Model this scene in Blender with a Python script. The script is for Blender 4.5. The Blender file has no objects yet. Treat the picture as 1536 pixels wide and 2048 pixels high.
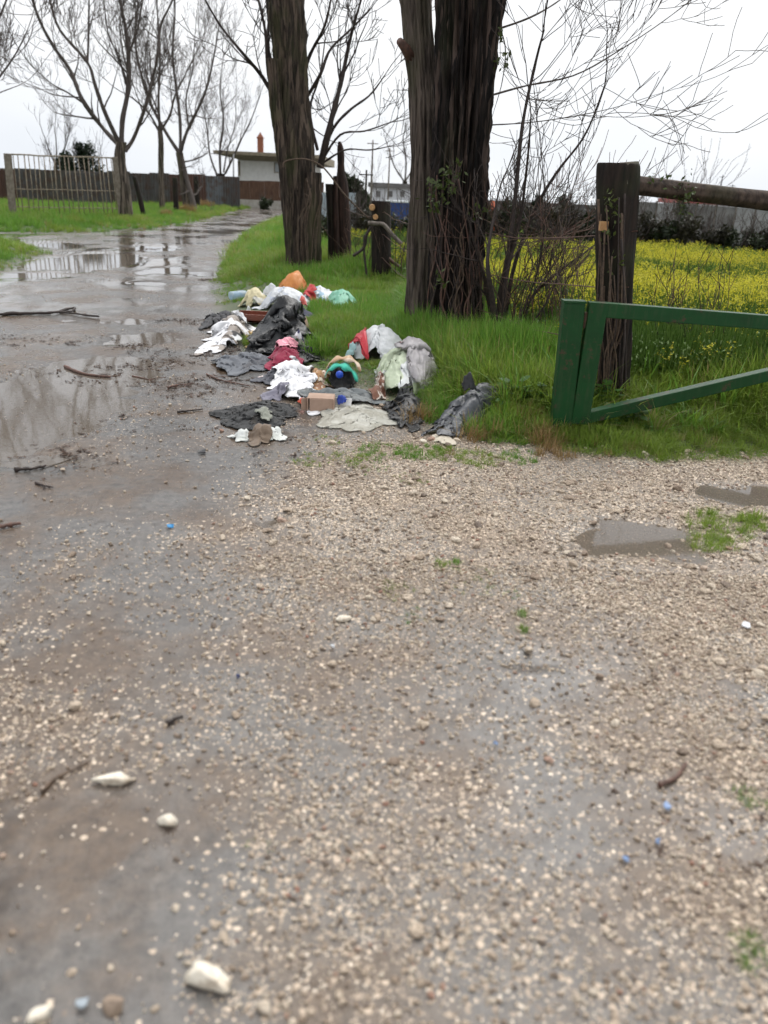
import bpy, math, random
import numpy as np
from mathutils import Vector, Matrix, noise as mnoise

S = bpy.context.scene
COL = S.collection
R = math.radians
random.seed(11); rng = np.random.default_rng(11)

# ------------------------------------------------------------------ camera
CAM_H = 1.5; PITCH = R(21.75); ROLL = R(2.6); FPX = 1597.0; PW, PH = 1536, 2048
cam_d = bpy.data.cameras.new('camera'); cam = bpy.data.objects.new('camera', cam_d); COL.objects.link(cam)
cam_d.sensor_fit = 'VERTICAL'; cam_d.sensor_height = 36.0; cam_d.lens = FPX / PH * 36.0
cam_d.clip_start = 0.05; cam_d.clip_end = 3000
CM = Matrix.Rotation(math.pi / 2 - PITCH, 3, 'X') @ Matrix.Rotation(ROLL, 3, 'Z')
cam.matrix_world = Matrix.Translation((0, 0, CAM_H)) @ CM.to_4x4()
cam_d.dof.use_dof = True; cam_d.dof.focus_distance = 6.5; cam_d.dof.aperture_fstop = 1.9
S.camera = cam
S.cycles.max_bounces = 4; S.cycles.use_adaptive_sampling = True; S.cycles.adaptive_threshold = .03; S.cycles.diffuse_bounces = 2; S.cycles.glossy_bounces = 2; S.cycles.transmission_bounces = 2; S.cycles.transparent_max_bounces = 6

# ------------------------------------------------------------------ world (overcast) and sun
SUN_EL, SUN_ROT = R(58), R(200)
w = bpy.data.worlds.new('World'); S.world = w; w.use_nodes = True
nt = w.node_tree; nt.nodes.clear()
o = nt.nodes.new('ShaderNodeOutputWorld'); bg = nt.nodes.new('ShaderNodeBackground')
sky = nt.nodes.new('ShaderNodeTexSky'); sky.sky_type = 'NISHITA'; sky.sun_disc = False
sky.sun_elevation = SUN_EL; sky.sun_rotation = SUN_ROT; sky.dust_density = 4; sky.air_density = 1.5
hs = nt.nodes.new('ShaderNodeHueSaturation'); hs.inputs['Saturation'].default_value = 0.35; hs.inputs['Value'].default_value = 0.55
tc = nt.nodes.new('ShaderNodeTexCoord'); mp = nt.nodes.new('ShaderNodeMapping'); mp.inputs['Scale'].default_value = (1, 1, 3.2)
cn = nt.nodes.new('ShaderNodeTexNoise'); cn.inputs['Scale'].default_value = 1.7; cn.inputs['Detail'].default_value = 4; cn.inputs['Roughness'].default_value = .45
cr = nt.nodes.new('ShaderNodeValToRGB')
cr.color_ramp.elements[0].position = .34; cr.color_ramp.elements[0].color = (7.4, 7.85, 8.5, 1)
cr.color_ramp.elements[1].position = .62; cr.color_ramp.elements[1].color = (9.6, 9.75, 9.95, 1)
mx = nt.nodes.new('ShaderNodeMixRGB'); mx.inputs['Fac'].default_value = .88
L = nt.links.new
L(tc.outputs['Generated'], mp.inputs['Vector']); L(mp.outputs['Vector'], cn.inputs['Vector']); L(cn.outputs['Fac'], cr.inputs['Fac'])
L(sky.outputs['Color'], hs.inputs['Color']); L(hs.outputs['Color'], mx.inputs['Color1']); L(cr.outputs['Color'], mx.inputs['Color2'])
L(mx.outputs['Color'], bg.inputs['Color']); bg.inputs['Strength'].default_value = 0.053; L(bg.outputs['Background'], o.inputs['Surface'])
sd = bpy.data.lights.new('sun', 'SUN'); sun = bpy.data.objects.new('sun', sd); COL.objects.link(sun)
sd.energy = 1.5; sd.angle = R(60); sd.color = (1, .97, .93)
sun.rotation_euler = (math.pi / 2 - SUN_EL, 0, math.pi - SUN_ROT + math.pi)
S.view_settings.view_transform = 'Standard'; S.view_settings.look = 'None'
S.view_settings.exposure = 1.22; S.view_settings.gamma = 1.0; S.view_settings.use_curve_mapping = False

# ------------------------------------------------------------------ pixel helpers (a pixel gives a direction only)
CMn = np.array(CM)
def ray(px, py):
    d = CMn @ np.array([(px - PW / 2) / FPX, -(py - PH / 2) / FPX, -1.0]); return d
def G(px, py, z=0.0):                       # where the ray meets the level z
    d = ray(px, py); t = (z - CAM_H) / d[2]; return np.array([d[0] * t, d[1] * t, z])
def AT(px, py, y):                          # point of the ray at ground distance y
    d = ray(px, py); t = y / d[1]; return np.array([d[0] * t, y, CAM_H + d[2] * t])
def proj(p):
    q = CMn.T @ (np.asarray(p, float) - np.array([0, 0, CAM_H])); return PW / 2 - q[0] / q[2] * FPX, PH / 2 + q[1] / q[2] * FPX
def mpp(y): return y / (FPX * math.cos(PITCH))   # metres per photo pixel near the horizon rows

# ------------------------------------------------------------------ numpy noise
_perm = np.random.default_rng(5).random((256, 256))
def vnoise(x, y):
    xi = np.floor(x).astype(int); yi = np.floor(y).astype(int); fx = x - xi; fy = y - yi
    fx = fx * fx * (3 - 2 * fx); fy = fy * fy * (3 - 2 * fy)
    a = _perm[xi & 255, yi & 255]; b = _perm[(xi + 1) & 255, yi & 255]; c = _perm[xi & 255, (yi + 1) & 255]; d = _perm[(xi + 1) & 255, (yi + 1) & 255]
    return (a * (1 - fx) + b * fx) * (1 - fy) + (c * (1 - fx) + d * fx) * fy
def fbm(x, y, o=4):
    s = 0; a = .5; n = 0
    for k in range(o):
        s = s + a * vnoise(x * 2 ** k + 17.3 * k, y * 2 ** k + 9.1 * k); n += a; a *= .5
    return s / n
def sstep(a, b, x):
    t = np.clip((x - a) / (b - a), 0, 1); return t * t * (3 - 2 * t)
def sdpoly(P, x, y):                        # signed distance, positive inside
    P = np.asarray(P)[:, :2]; d = np.full(x.shape, 1e9); ins = np.zeros(x.shape, bool)
    n = len(P)
    for i in range(n):
        a, b = P[i], P[(i + 1) % n]; ex, ey = b - a
        t = np.clip(((x - a[0]) * ex + (y - a[1]) * ey) / (ex * ex + ey * ey + 1e-12), 0, 1)
        d = np.minimum(d, np.hypot(x - a[0] - t * ex, y - a[1] - t * ey))
        if ey != 0:
            c = ((a[1] > y) != (b[1] > y)) & (x < ex * (y - a[1]) / ey + a[0]); ins ^= c
    return np.where(ins, d, -d)

# ------------------------------------------------------------------ ground plan
g2 = lambda px, py, z=0: tuple(G(px, py, z)[:2])
VERGE = [(30, 3.6), g2(1900, 930), g2(1536, 917), g2(1330, 922), g2(1180, 908), g2(1080, 893), g2(985, 888), g2(900, 868), g2(830, 842), g2(770, 800), g2(700, 765), g2(640, 748),
         g2(600, 730), g2(540, 700), g2(500, 668), g2(465, 645), g2(437, 615), g2(430, 585), g2(438, 540), g2(455, 505), g2(490, 475), g2(530, 448), g2(553, 435), g2(600, 433), g2(640, 436), (60, 48)]
_a = G(0, 466); _b = G(560, 409)
LVERGE = [(-120, _a[1] + 3), g2(-300, 462), tuple(_a[:2]), g2(150, 466), g2(300, 457), g2(400, 441), g2(480, 420), g2(520, 411), tuple(_b[:2]), (70, _b[1]), (900, 900), (-900, 900)]
ISLE = [g2(-260, 560), g2(-60, 552), g2(0, 541), g2(45, 525), g2(92, 508), g2(70, 493), g2(0, 483), g2(-200, 484)]
FENCE = [g2(1200, 795, .1), g2(960, 662, .1), g2(760, 558, .1), g2(640, 522, .1), g2(575, 472, .1)]
FIELD = [(30, 5.4), (6, 5.8)] + FENCE[:4] + [g2(660, 498), g2(1000, 514), g2(1536, 543), (40, 15)]
# puddles: centre pixel, half sizes in pixels
PUD = [(85, 800, 165, 92, 1.0), (150, 528, 95, 26, 1.0), (300, 497, 55, 6, .8), (325, 541, 45, 8, .9), (295, 566, 34, 4, .8), (405, 546, 34, 5, .8), (105, 491, 62, 7, .8),
       (275, 676, 62, 15, .9), (1500, 988, 110, 22, 1.0), (1280, 1080, 165, 42, .8), (540, 1036, 48, 13, .9), (700, 950, 42, 20, .6), (450, 462, 40, 5, .8), (500, 449, 26, 3, .8), (215, 640, 90, 10, .6),
       (770, 1145, 40, 14, .5), (130, 930, 140, 22, .6), (1060, 1318, 60, 18, .5)]
PUDW = []
for (px, py, hx, hy, s) in PUD:
    c = G(px, py); l = G(px - hx, py); r = G(px + hx, py); n_ = G(px, py + hy); f_ = G(px, py - hy)
    PUDW.append((c[0], (n_[1] + f_[1]) / 2, np.hypot(*(r - l)[:2]) / 2, abs(f_[1] - n_[1]) / 2, s))
DIP = .030
def masks(x, y):
    jit = (fbm(x * 1.3, y * 1.3, 4) - .5)
    jit2 = (fbm(x * 6, y * 6 + 40, 3) - .5)
    sc = np.clip(y * .05, .25, 1.2)
    dv = sdpoly(VERGE, x, y) + jit * .5 * sc + jit2 * .12; dl = sdpoly(LVERGE, x, y) + jit * 1.2 + jit2 * .3; di = sdpoly(ISLE, x, y) + jit * .8
    df = sdpoly(FIELD, x, y) + jit * .3
    return dv, dl, di, df
def puddle_field(x, y):
    m = np.zeros(x.shape)
    for (cx, cy, rx, ry, s) in PUDW:
        sc = 3.0 / max(rx, ry, .25)
        q = 1 - (((x - cx) / rx) ** 2 + ((y - cy) / ry) ** 2) + (fbm((x - cx) * sc * .6 + cx, (y - cy) * sc * .6 + cy, 4) - .5) * 2.4 + (fbm(x * 5 + 3, y * 8, 3) - .5) * 1.1
        m = np.maximum(m, s * sstep(-.9, .9, q))
    return m
def hz_full(x, y):
    dv, dl, di, df = masks(x, y)
    gr = np.maximum(np.maximum(sstep(-.05, .7, dv), sstep(0, 1.5, dl)), sstep(0, .8, di))
    z = .10 * gr + gr * .06 * (fbm(x * .9, y * .9, 3) - .5)
    rough = (fbm(x * 2.2, y * 2.2, 2) - .5) * .012 * (.25 + .75 * sstep(30, 10, np.abs(y))) + (fbm(x * 9, y * 9, 3) - .5) * .009 * sstep(9, 4.5, np.abs(y))
    z = z + rough - DIP * puddle_field(x, y) * (1 - gr)
    return z
def hz(x, y):
    s = np.ndim(x) == 0
    r_ = hz_full(np.atleast_1d(np.asarray(x, float)), np.atleast_1d(np.asarray(y, float)))
    return float(r_[0]) if s else r_
def gravel_w(x, y):                         # how thickly the pale stones lie (1 = solid spread)
    ax, ay = [], []
    E = [(g2(560, 860), g2(300, 1150)), ]
    # line dividing wet tarmac (left) from the stony spread (right)
    pts = np.array([g2(600, 800), g2(540, 880), g2(430, 1000), g2(260, 1200), g2(60, 1400), g2(-250, 1700)])
    order = np.argsort(pts[:, 1]); lx = np.interp(y, pts[order, 1], pts[order, 0])
    side = sstep(-.25, 1.15, x - lx + (fbm(x * 1.6, y * 1.6, 3) - .5) * 1.1)
    patch = .02 + 1.9 * sstep(.30, .72, fbm(x * 1.5 + 30, y * 1.5, 5)) 
    near = 1 - .55 * sstep(3.3, 2.0, y)
    far = 1 - .8 * sstep(6.5, 10, y)
    patch2 = sstep(.38, .62, fbm(x * .55 + 7, y * .75 + 3, 3))
    wv = (.04 + .12 * sstep(2.8, 1.6, y) + 1.15 * side * (.45 + .55 * patch2)) * patch * near * far
    band = np.exp(-((y - 3.9) / 1.25) ** 2) * sstep(-.15, .9, x - lx) * (.85 + .5 * fbm(x * 3, y * 3 + 5, 3))
    wv = np.maximum(wv, band)
    wv = wv * (1 - .8 * sstep(.35, .75, puddle_field(x, y)))
    return np.clip(wv, 0, 1)

# ------------------------------------------------------------------ mesh helpers
class MB:
    def __init__(s): s.v = []; s.f = []; s.n = 0
    def add(s, v, f):
        v = np.asarray(v, float).reshape(-1, 3); s.v.append(v); n = s.n
        s.f.extend([tuple(int(i) + n for i in q) for q in f]); s.n += len(v)
    def box(s, c, size, rot=None):
        v = np.array([[x, y, z] for z in (-.5, .5) for y in (-.5, .5) for x in (-.5, .5)]) * np.array(size)
        if rot is not None: v = v @ np.array(rot).T
        s.add(v + np.array(c), [(0, 2, 3, 1), (4, 5, 7, 6), (0, 1, 5, 4), (2, 6, 7, 3), (0, 4, 6, 2), (1, 3, 7, 5)])
    def beam(s, a, b, wd, ht, up=(0, 0, 1)):          # rectangular bar from a to b
        a = Vector(a); b = Vector(b); d = (b - a); L_ = d.length; d.normalize(); u = Vector(up)
        sx = d.cross(u); sx.normalize(); u = sx.cross(d)
        M = np.array([sx, d, u]).T
        v = np.array([[x, y, z] for z in (-.5, .5) for y in (-.5, .5) for x in (-.5, .5)]) * np.array([wd, L_, ht])
        v = v @ M.T + np.array((a + b) / 2)
        s.add(v, [(0, 2, 3, 1), (4, 5, 7, 6), (0, 1, 5, 4), (2, 6, 7, 3), (0, 4, 6, 2), (1, 3, 7, 5)])
    def tube(s, pts, rad, n=6, cap=True):
        pts = np.asarray(pts, float); k = len(pts); rad = np.broadcast_to(rad, (k,))
        t = np.gradient(pts, axis=0); t /= np.linalg.norm(t, axis=1)[:, None] + 1e-9
        u = np.cross(t[0], [0, 0, 1.0]);
        if np.linalg.norm(u) < .05: u = np.cross(t[0], [1.0, 0, 0])
        V = []
        an = np.arange(n) * 2 * math.pi / n
        for i in range(k):
            u = u - t[i] * np.dot(u, t[i]); u /= np.linalg.norm(u) + 1e-9; w_ = np.cross(t[i], u)
            V.append(pts[i] + rad[i] * (np.cos(an)[:, None] * u + np.sin(an)[:, None] * w_))
        f = [(i * n + j, i * n + (j + 1) % n, (i + 1) * n + (j + 1) % n, (i + 1) * n + j) for i in range(k - 1) for j in range(n)]
        if cap: f += [tuple(reversed(range(n))), tuple(range((k - 1) * n, k * n))]
        s.add(np.concatenate(V), f)
    def obj(s, name, mat, parent=None, smooth=False, bevel=0):
        me = bpy.data.meshes.new(name); v = np.concatenate(s.v) if s.v else np.zeros((0, 3))
        off = np.zeros(3)
        if parent is not None: off = np.array(parent.matrix_world.translation) if parent.parent is None else np.array(parent.parent.location) + np.array(parent.location)
        me.from_pydata((v - off).tolist(), [], s.f); me.update()
        return link(name, me, mat, parent, smooth, bevel)
def link(name, me, mat, parent=None, smooth=False, bevel=0):
    if mat is not None and not me.materials: me.materials.append(mat)
    if smooth: me.polygons.foreach_set('use_smooth', np.ones(len(me.polygons), bool))
    ob = bpy.data.objects.new(name, me); COL.objects.link(ob)
    if parent is not None: ob.parent = parent
    if bevel:
        b = ob.modifiers.new('bevel', 'BEVEL'); b.width = bevel; b.segments = 2; b.limit_method = 'ANGLE'
    return ob
def tag(ob, label=None, cat=None, group=None, kind=None):
    if label: ob['label'] = label
    if cat: ob['category'] = cat
    if group: ob['group'] = group
    if kind: ob['kind'] = kind
    return ob
def thing(name, loc, label, cat, group=None):
    e = bpy.data.objects.new(name, None); COL.objects.link(e); e.location = tuple(map(float, loc)); e.empty_display_size = .1
    e.matrix_world = Matrix.Translation(e.location)
    return tag(e, label, cat, group)
def origin_to(ob, p):                        # move a top-level mesh's origin to p
    me = ob.data; me.transform(Matrix.Translation(-Vector(p))); ob.location = tuple(map(float, p))

# ------------------------------------------------------------------ materials
class NM:
    def __init__(s, name):
        s.m = bpy.data.materials.new(name); s.m.use_nodes = True; s.t = s.m.node_tree; s.t.nodes.clear()
        s.out = s.n('ShaderNodeOutputMaterial')
    def n(s, ty, **kw):
        nd = s.t.nodes.new(ty)
        for k, v in kw.items():
            if k.startswith('_'): setattr(nd, k[1:], v)
            else: s.inp(nd, k.replace('__', ' '), v)
        return nd
    def inp(s, nd, k, v):
        so = nd.inputs[k] if not k.isdigit() else nd.inputs[int(k)]
        if hasattr(v, 'is_output'): s.t.links.new(v, so)
        else: so.default_value = v
    def ramp(s, fac, stops):
        r_ = s.n('ShaderNodeValToRGB'); e = r_.color_ramp.elements
        for i, (p, c) in enumerate(stops):
            el = e[i] if i < 2 else e.new(p)
            el.position = p; el.color = tuple(c) + (1,) if len(c) == 3 else c
        s.t.links.new(fac, r_.inputs['Fac']); return r_.outputs['Color']
    def mix(s, fac, a, b, blend='MIX'):
        m = s.n('ShaderNodeMixRGB', _blend_type=blend); s.inp(m, 'Fac', fac)
        for k, v in (('Color1', a), ('Color2', b)): s.inp(m, k, v if hasattr(v, 'is_output') else tuple(v) + (1,))
        return m.outputs['Color']
    def math(s, op, a, b=0.0, clamp=False):
        m = s.n('ShaderNodeMath', _operation=op, _use_clamp=clamp); s.inp(m, '0', a); s.inp(m, '1', b); return m.outputs[0]
    def noise(s, scale, vec=None, detail=5, rough=.55, out='Fac'):
        nd = s.n('ShaderNodeTexNoise', Scale=scale, Detail=detail, Roughness=rough)
        if vec is not None: s.inp(nd, 'Vector', vec)
        return nd.outputs[out]
    def coord(s, kind='Object', scale=None):
        c = s.n('ShaderNodeTexCoord').outputs[kind]
        if scale:
            m = s.n('ShaderNodeMapping'); m.inputs['Scale'].default_value = scale; s.t.links.new(c, m.inputs['Vector']); c = m.outputs['Vector']
        return c
    def bump(s, h, strength=.5, dist=.01, normal=None):
        b = s.n('ShaderNodeBump', Height=h, Strength=strength, Distance=dist)
        if normal is not None: s.inp(b, 'Normal', normal)
        return b.outputs['Normal']
    def done(s, surf): s.t.links.new(surf, s.out.inputs['Surface']); return s.m
    def pbsdf(s, **kw):
        return s.n('ShaderNodeBsdfPrincipled', **kw).outputs[0]

def M_wood(name, a, b, moss=None, scale=6, rough=.75, stretch=.12):
    k = NM(name); c = k.coord('Object', (1, 1, stretch)); n1 = k.noise(scale * 4, c, 6, .65); n2 = k.noise(2.2, k.coord(), 4)
    col = k.ramp(n1, [(.35, a), (.62, b)])
    if moss: col = k.mix(k.math('MULTIPLY', k.ramp(n2, [(.5, (0, 0, 0)), (.66, (1, 1, 1))]), .7), col, moss)
    return k.done(k.pbsdf(Base__Color=col, Roughness=rough, Normal=k.bump(n1, .7, .012), **{'Specular__IOR__Level': .25}))
def M_cloth(name, a, b=None, c3=None, scale=7, rough=.85, thr=.55, wet=0.0):
    k = NM(name); co = k.coord(); base = k.mix(k.noise(9, co, 4), tuple(x * .8 for x in a), tuple(min(1, x * 1.1) for x in a))
    if b: base = k.mix(k.ramp(k.noise(scale, co, 2, .4), [(thr, (0, 0, 0)), (thr + .02, (1, 1, 1))]), base, b)
    if c3: base = k.mix(k.ramp(k.noise(scale * 1.4, k.coord('Object', (1, 1.3, .8)), 1, .3), [(.58, (0, 0, 0)), (.6, (1, 1, 1))]), base, c3)
    base = k.mix(k.ramp(k.noise(14, co, 6, .7), [(.55, (0, 0, 0)), (.8, (.5, .5, .5))]), base, (.12, .09, .06))
    nrm = k.bump(k.noise(260, co, 2), .25, .002, k.bump(k.noise(38, co, 4), .5, .006))
    return k.done(k.pbsdf(Base__Color=base, Roughness=rough - wet, Normal=nrm, **{'Sheen__Weight': .15}))
def M_plastic(name, a, b=None, scale=6, rough=.3, thin=.25, thr=.58, clear=0.0):
    k = NM(name); co = k.coord(); base = k.mix(k.noise(5, co, 3), tuple(x * .88 for x in a), a)
    if b: base = k.mix(k.ramp(k.noise(scale, co, 1, .3), [(thr, (0, 0, 0)), (thr + .02, (1, 1, 1))]), base, b)
    base = k.mix(k.ramp(k.noise(11, co, 6, .7), [(.58, (0, 0, 0)), (.85, (.45, .45, .45))]), base, tuple(x * .6 + .025 for x in a))
    vo = k.n('ShaderNodeTexVoronoi', Scale=34.0, _feature='F1'); k.inp(vo, 'Vector', co)
    nrm = k.bump(vo.outputs['Distance'], .35, .008, k.bump(k.noise(55, co, 3), .4, .004))
    p = k.pbsdf(Base__Color=base, Roughness=rough, Normal=nrm)
    if thin:
        tr = k.n('ShaderNodeBsdfTranslucent', Normal=nrm); k.inp(tr, 'Color', base)
        p = k.n('ShaderNodeMixShader', **{'0': thin, '1': p, '2': tr.outputs[0]}).outputs[0]
    if clear:
        tp = k.n('ShaderNodeBsdfTransparent'); p = k.n('ShaderNodeMixShader', **{'0': clear, '1': p, '2': tp.outputs[0]}).outputs[0]
    return k.done(p)
def M_plain(name, a, b=None, rough=.7, scale=8, metal=0.0, bump=.3, detail=6):
    k = NM(name); n1 = k.noise(scale, k.coord(), detail, .6); b = b or tuple(x * .7 for x in a)
    return k.done(k.pbsdf(Base__Color=k.ramp(n1, [(.35, b), (.65, a)]), Roughness=rough, Metallic=metal, Normal=k.bump(n1, bump, .01)))
def M_leaf(name, lo, hi, dry=None, trans=.35, rough=.5):
    k = NM(name); rnd = k.n('ShaderNodeObjectInfo').outputs['Random']; base = k.mix(rnd, lo, hi)
    if dry: base = k.mix(k.ramp(rnd, [(.9, (0, 0, 0)), (.97, (1, 1, 1))]), base, dry)
    gi = k.n('ShaderNodeNewGeometry').outputs['Random Per Island']
    base = k.mix(k.math('MULTIPLY', gi, .55), base, tuple(x * .45 for x in lo))
    p = k.pbsdf(Base__Color=base, Roughness=rough, **{'Specular__IOR__Level': .35}); tr = k.n('ShaderNodeBsdfTranslucent'); k.inp(tr, 'Color', base)
    return k.done(k.n('ShaderNodeMixShader', **{'0': trans, '1': p, '2': tr.outputs[0]}).outputs[0])

def ground_material():
    k = NM('ground_surface'); co = k.coord('Object')
    def at(nm): return k.n('ShaderNodeAttribute', _attribute_name=nm).outputs['Fac']
    gv, gs, wt = at('gravel'), at('grassy'), at('wet')
    nb = k.noise(1.6, co, 6, .6); nf = k.noise(22, co, 6, .7); nvf = k.noise(140, co, 4, .7)
    tar = k.ramp(nf, [(.3, (.048, .045, .043)), (.55, (.11, .102, .095)), (.75, (.165, .15, .135))])
    mud = k.ramp(nf, [(.3, (.05, .034, .023)), (.7, (.135, .092, .060))])
    base = k.mix(k.ramp(nb, [(.44, (0, 0, 0)), (.58, (1, 1, 1))]), tar, mud)
    def stones(scale, lo, amount):
        v = k.n('ShaderNodeTexVoronoi', Scale=scale, Randomness=1.0)
        va = k.n('ShaderNodeVectorMath', _operation='MULTIPLY_ADD'); k.inp(va, '0', k.noise(scale * 1.1, co, 2, .6, 'Color')); va.inputs[1].default_value = (.9 / scale,) * 3; k.inp(va, '2', co); k.inp(v, 'Vector', va.outputs[0])
        sep = k.n('ShaderNodeSeparateColor', Color=v.outputs['Color'])
        pick = k.math('LESS_THAN', sep.outputs[0], amount)
        shape = k.math('LESS_THAN', v.outputs['Distance'], k.math('MULTIPLY_ADD', sep.outputs[1], .35)) if False else k.math('LESS_THAN', v.outputs['Distance'], .42)
        col = k.ramp(sep.outputs[2], [(0, (.16, .12, .09)), (.35, (.43, .335, .245)), (.7, (.61, .49, .37)), (1, (.70, .60, .48))])
        return k.math('MULTIPLY', pick, shape), col, v.outputs['Distance']
    ga = k.math('MULTIPLY', gv, 1.0)
    m1, c1, d1 = stones(120, 0, k.math('MULTIPLY', ga, .75)); m2, c2, d2 = stones(55, 0, k.math('MULTIPLY', ga, .55))
    fine = k.math('MULTIPLY', k.ramp(nvf, [(.42, (0, 0, 0)), (.6, (1, 1, 1))]), k.math('MULTIPLY', gv, .5))
    base = k.mix(fine, base, (.30, .235, .17)); base = k.mix(m1, base, c1); base = k.mix(m2, base, c2)
    soil = k.ramp(nf, [(.35, (.035, .05, .018)), (.6, (.07, .09, .03)), (.8, (.10, .085, .05))])
    base = k.mix(gs, base, soil)
    base = k.mix(k.math('MULTIPLY', wt, .3), base, k.mix(1.0, base, (.45, .43, .42), 'MULTIPLY'))
    dry = k.math('MAXIMUM', gs, k.math('MULTIPLY', gv, .8))
    rg = k.math('ADD', k.math('MULTIPLY', nb, .22), k.math('ADD', .20, k.math('MULTIPLY', dry, .38)))
    rg = k.math('SUBTRACT', rg, k.math('MULTIPLY', wt, .14), True)
    h = k.math('ADD', k.math('MULTIPLY', nf, .6), k.math('ADD', k.math('MULTIPLY', m2, .5), k.math('ADD', k.math('MULTIPLY', m1, .3), k.math('MULTIPLY', nvf, .25))))
    nfilm = k.noise(.9, k.coord('Object', (1, .55, 1)), 5, .62); film = k.math('MULTIPLY', k.ramp(nfilm, [(.47, (0, 0, 0)), (.58, (1, 1, 1))]), k.math('SUBTRACT', 1.0, k.math('MINIMUM', k.math('ADD', gs, k.math('MULTIPLY', gv, 1.6)), 1.0)))
    rg = k.math('SUBTRACT', rg, k.math('MULTIPLY', film, .20), True); rg = k.math('MAXIMUM', rg, .07)
    bs = k.math('MULTIPLY', k.math('SUBTRACT', 1.0, k.math('MULTIPLY', film, .75)), k.math('MULTIPLY', at('relief'), .55))
    base = k.mix(k.math('MULTIPLY', film, .18), base, k.mix(1.0, base, (.5, .5, .5), 'MULTIPLY'))
    nrm = k.bump(h, bs, .010)
    return k.done(k.pbsdf(Base__Color=base, Roughness=rg, Normal=nrm))
M_ground = ground_material()

# ------------------------------------------------------------------ ground sheet (one height field, cut into its surfaces)
def axis(lo, hi, base, grow, far):
    v = [0.0]
    while v[-1] < hi: v.append(v[-1] + max(base, (grow if v[-1] < 60 else far) * v[-1]))
    u = [0.0]
    while u[-1] < -lo: u.append(u[-1] + max(base, (grow if u[-1] < 60 else far) * u[-1]))
    return np.array([-q for q in reversed(u[1:])] + v)
XS = axis(-900, 900, .03, .013, .12)
YS = np.concatenate([-np.geomspace(40, .4, 14), axis(0, 900, .022, .0105, .08)])
GX, GY = np.meshgrid(XS, YS); nx, ny = len(XS), len(YS)
gz = hz_full(GX.ravel(), GY.ravel()); gx, gy = GX.ravel(), GY.ravel()
dv, dl, di, df = masks(gx, gy)
grassy = np.maximum(np.maximum(sstep(-.12, .18, dv), sstep(-.3, .5, dl)), sstep(-.2, .3, di))
pf = puddle_field(gx, gy); grw = gravel_w(gx, gy)
wetv = np.clip(sstep(.05, .5, pf) + .35 * sstep(.4, .1, grw), 0, 1)
ii = (np.arange(ny - 1)[:, None] * nx + np.arange(nx - 1)[None, :]).ravel()
Q = np.stack([ii, ii + 1, ii + nx + 1, ii + nx], 1)
fcx, fcy = gx[Q].mean(1), gy[Q].mean(1)
fgrass = grassy[Q].mean(1) > .5; ffield = (df[Q].mean(1) > 0)
side_ = sdpoly([(40, 3.4), g2(1700, 925), g2(1080, 893), g2(770, 830), g2(600, 800), g2(540, 880), g2(430, 1000), g2(260, 1200), g2(60, 1400), g2(-250, 1700), (-2.5, -1), (-2.5, -30), (40, -30)], fcx, fcy)
cls = np.where(fgrass, np.where(ffield, 3, 2), np.where(side_ > 0, 1, 0))
GROUND = {}
for c, nm in enumerate(('road', 'gravel_track', 'ground', 'field')):
    q = Q[cls == c]; used, inv = np.unique(q, return_inverse=True); q = inv.reshape(-1, 4)
    me = bpy.data.meshes.new(nm); me.vertices.add(len(used)); me.vertices.foreach_set('co', np.stack([gx[used], gy[used], gz[used]], 1).ravel())
    me.loops.add(q.size); me.loops.foreach_set('vertex_index', q.ravel().astype(np.int32))
    me.polygons.add(len(q)); me.polygons.foreach_set('loop_start', np.arange(0, q.size, 4, dtype=np.int32))
    me.update(calc_edges=True)
    for an, arr in (('gravel', grw), ('grassy', grassy), ('wet', wetv), ('relief', .12 + .88 * sstep(16, 5, np.abs(gy)))):
        a_ = me.attributes.new(an, 'FLOAT', 'POINT'); a_.data.foreach_set('value', arr[used].astype(np.float32))
    GROUND[nm] = tag(link(nm, me, M_ground, None, True), kind='structure')
# water lying in the dips
k = NM('puddle_water'); fr = k.n('ShaderNodeFresnel', IOR=1.36); nb = k.bump(k.noise(5, k.coord('Object'), 2), .03, .01); k.inp(fr, 'Normal', nb)
gl = k.n('ShaderNodeBsdfGlossy', Roughness=.05, Normal=nb); gl.inputs['Color'].default_value = (.95, .97, 1, 1)
tp0 = k.n('ShaderNodeBsdfTransparent'); tp0.inputs['Color'].default_value = (.8, .76, .7, 1); df_ = k.n('ShaderNodeBsdfDiffuse'); df_.inputs['Color'].default_value = (.22, .185, .15, 1)
tp = k.n('ShaderNodeMixShader', **{'0': .5, '1': tp0.outputs[0], '2': df_.outputs[0]})
M_water = k.done(k.n('ShaderNodeMixShader', **{'0': fr.outputs[0], '1': tp.outputs[0], '2': gl.outputs[0]}).outputs[0])
for pi_, (cx, cy, rx, ry, s) in enumerate(PUDW):
    m = MB(); an = np.linspace(0, 2 * math.pi, 40, endpoint=False); rr = 1.65
    m.add(np.stack([cx + rx * rr * np.cos(an), cy + ry * rr * np.sin(an), np.full(40, -DIP * .42 - pi_ * .0003)], 1), [tuple(range(40))])
    tag(m.obj('puddle', M_water), kind='structure')

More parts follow.
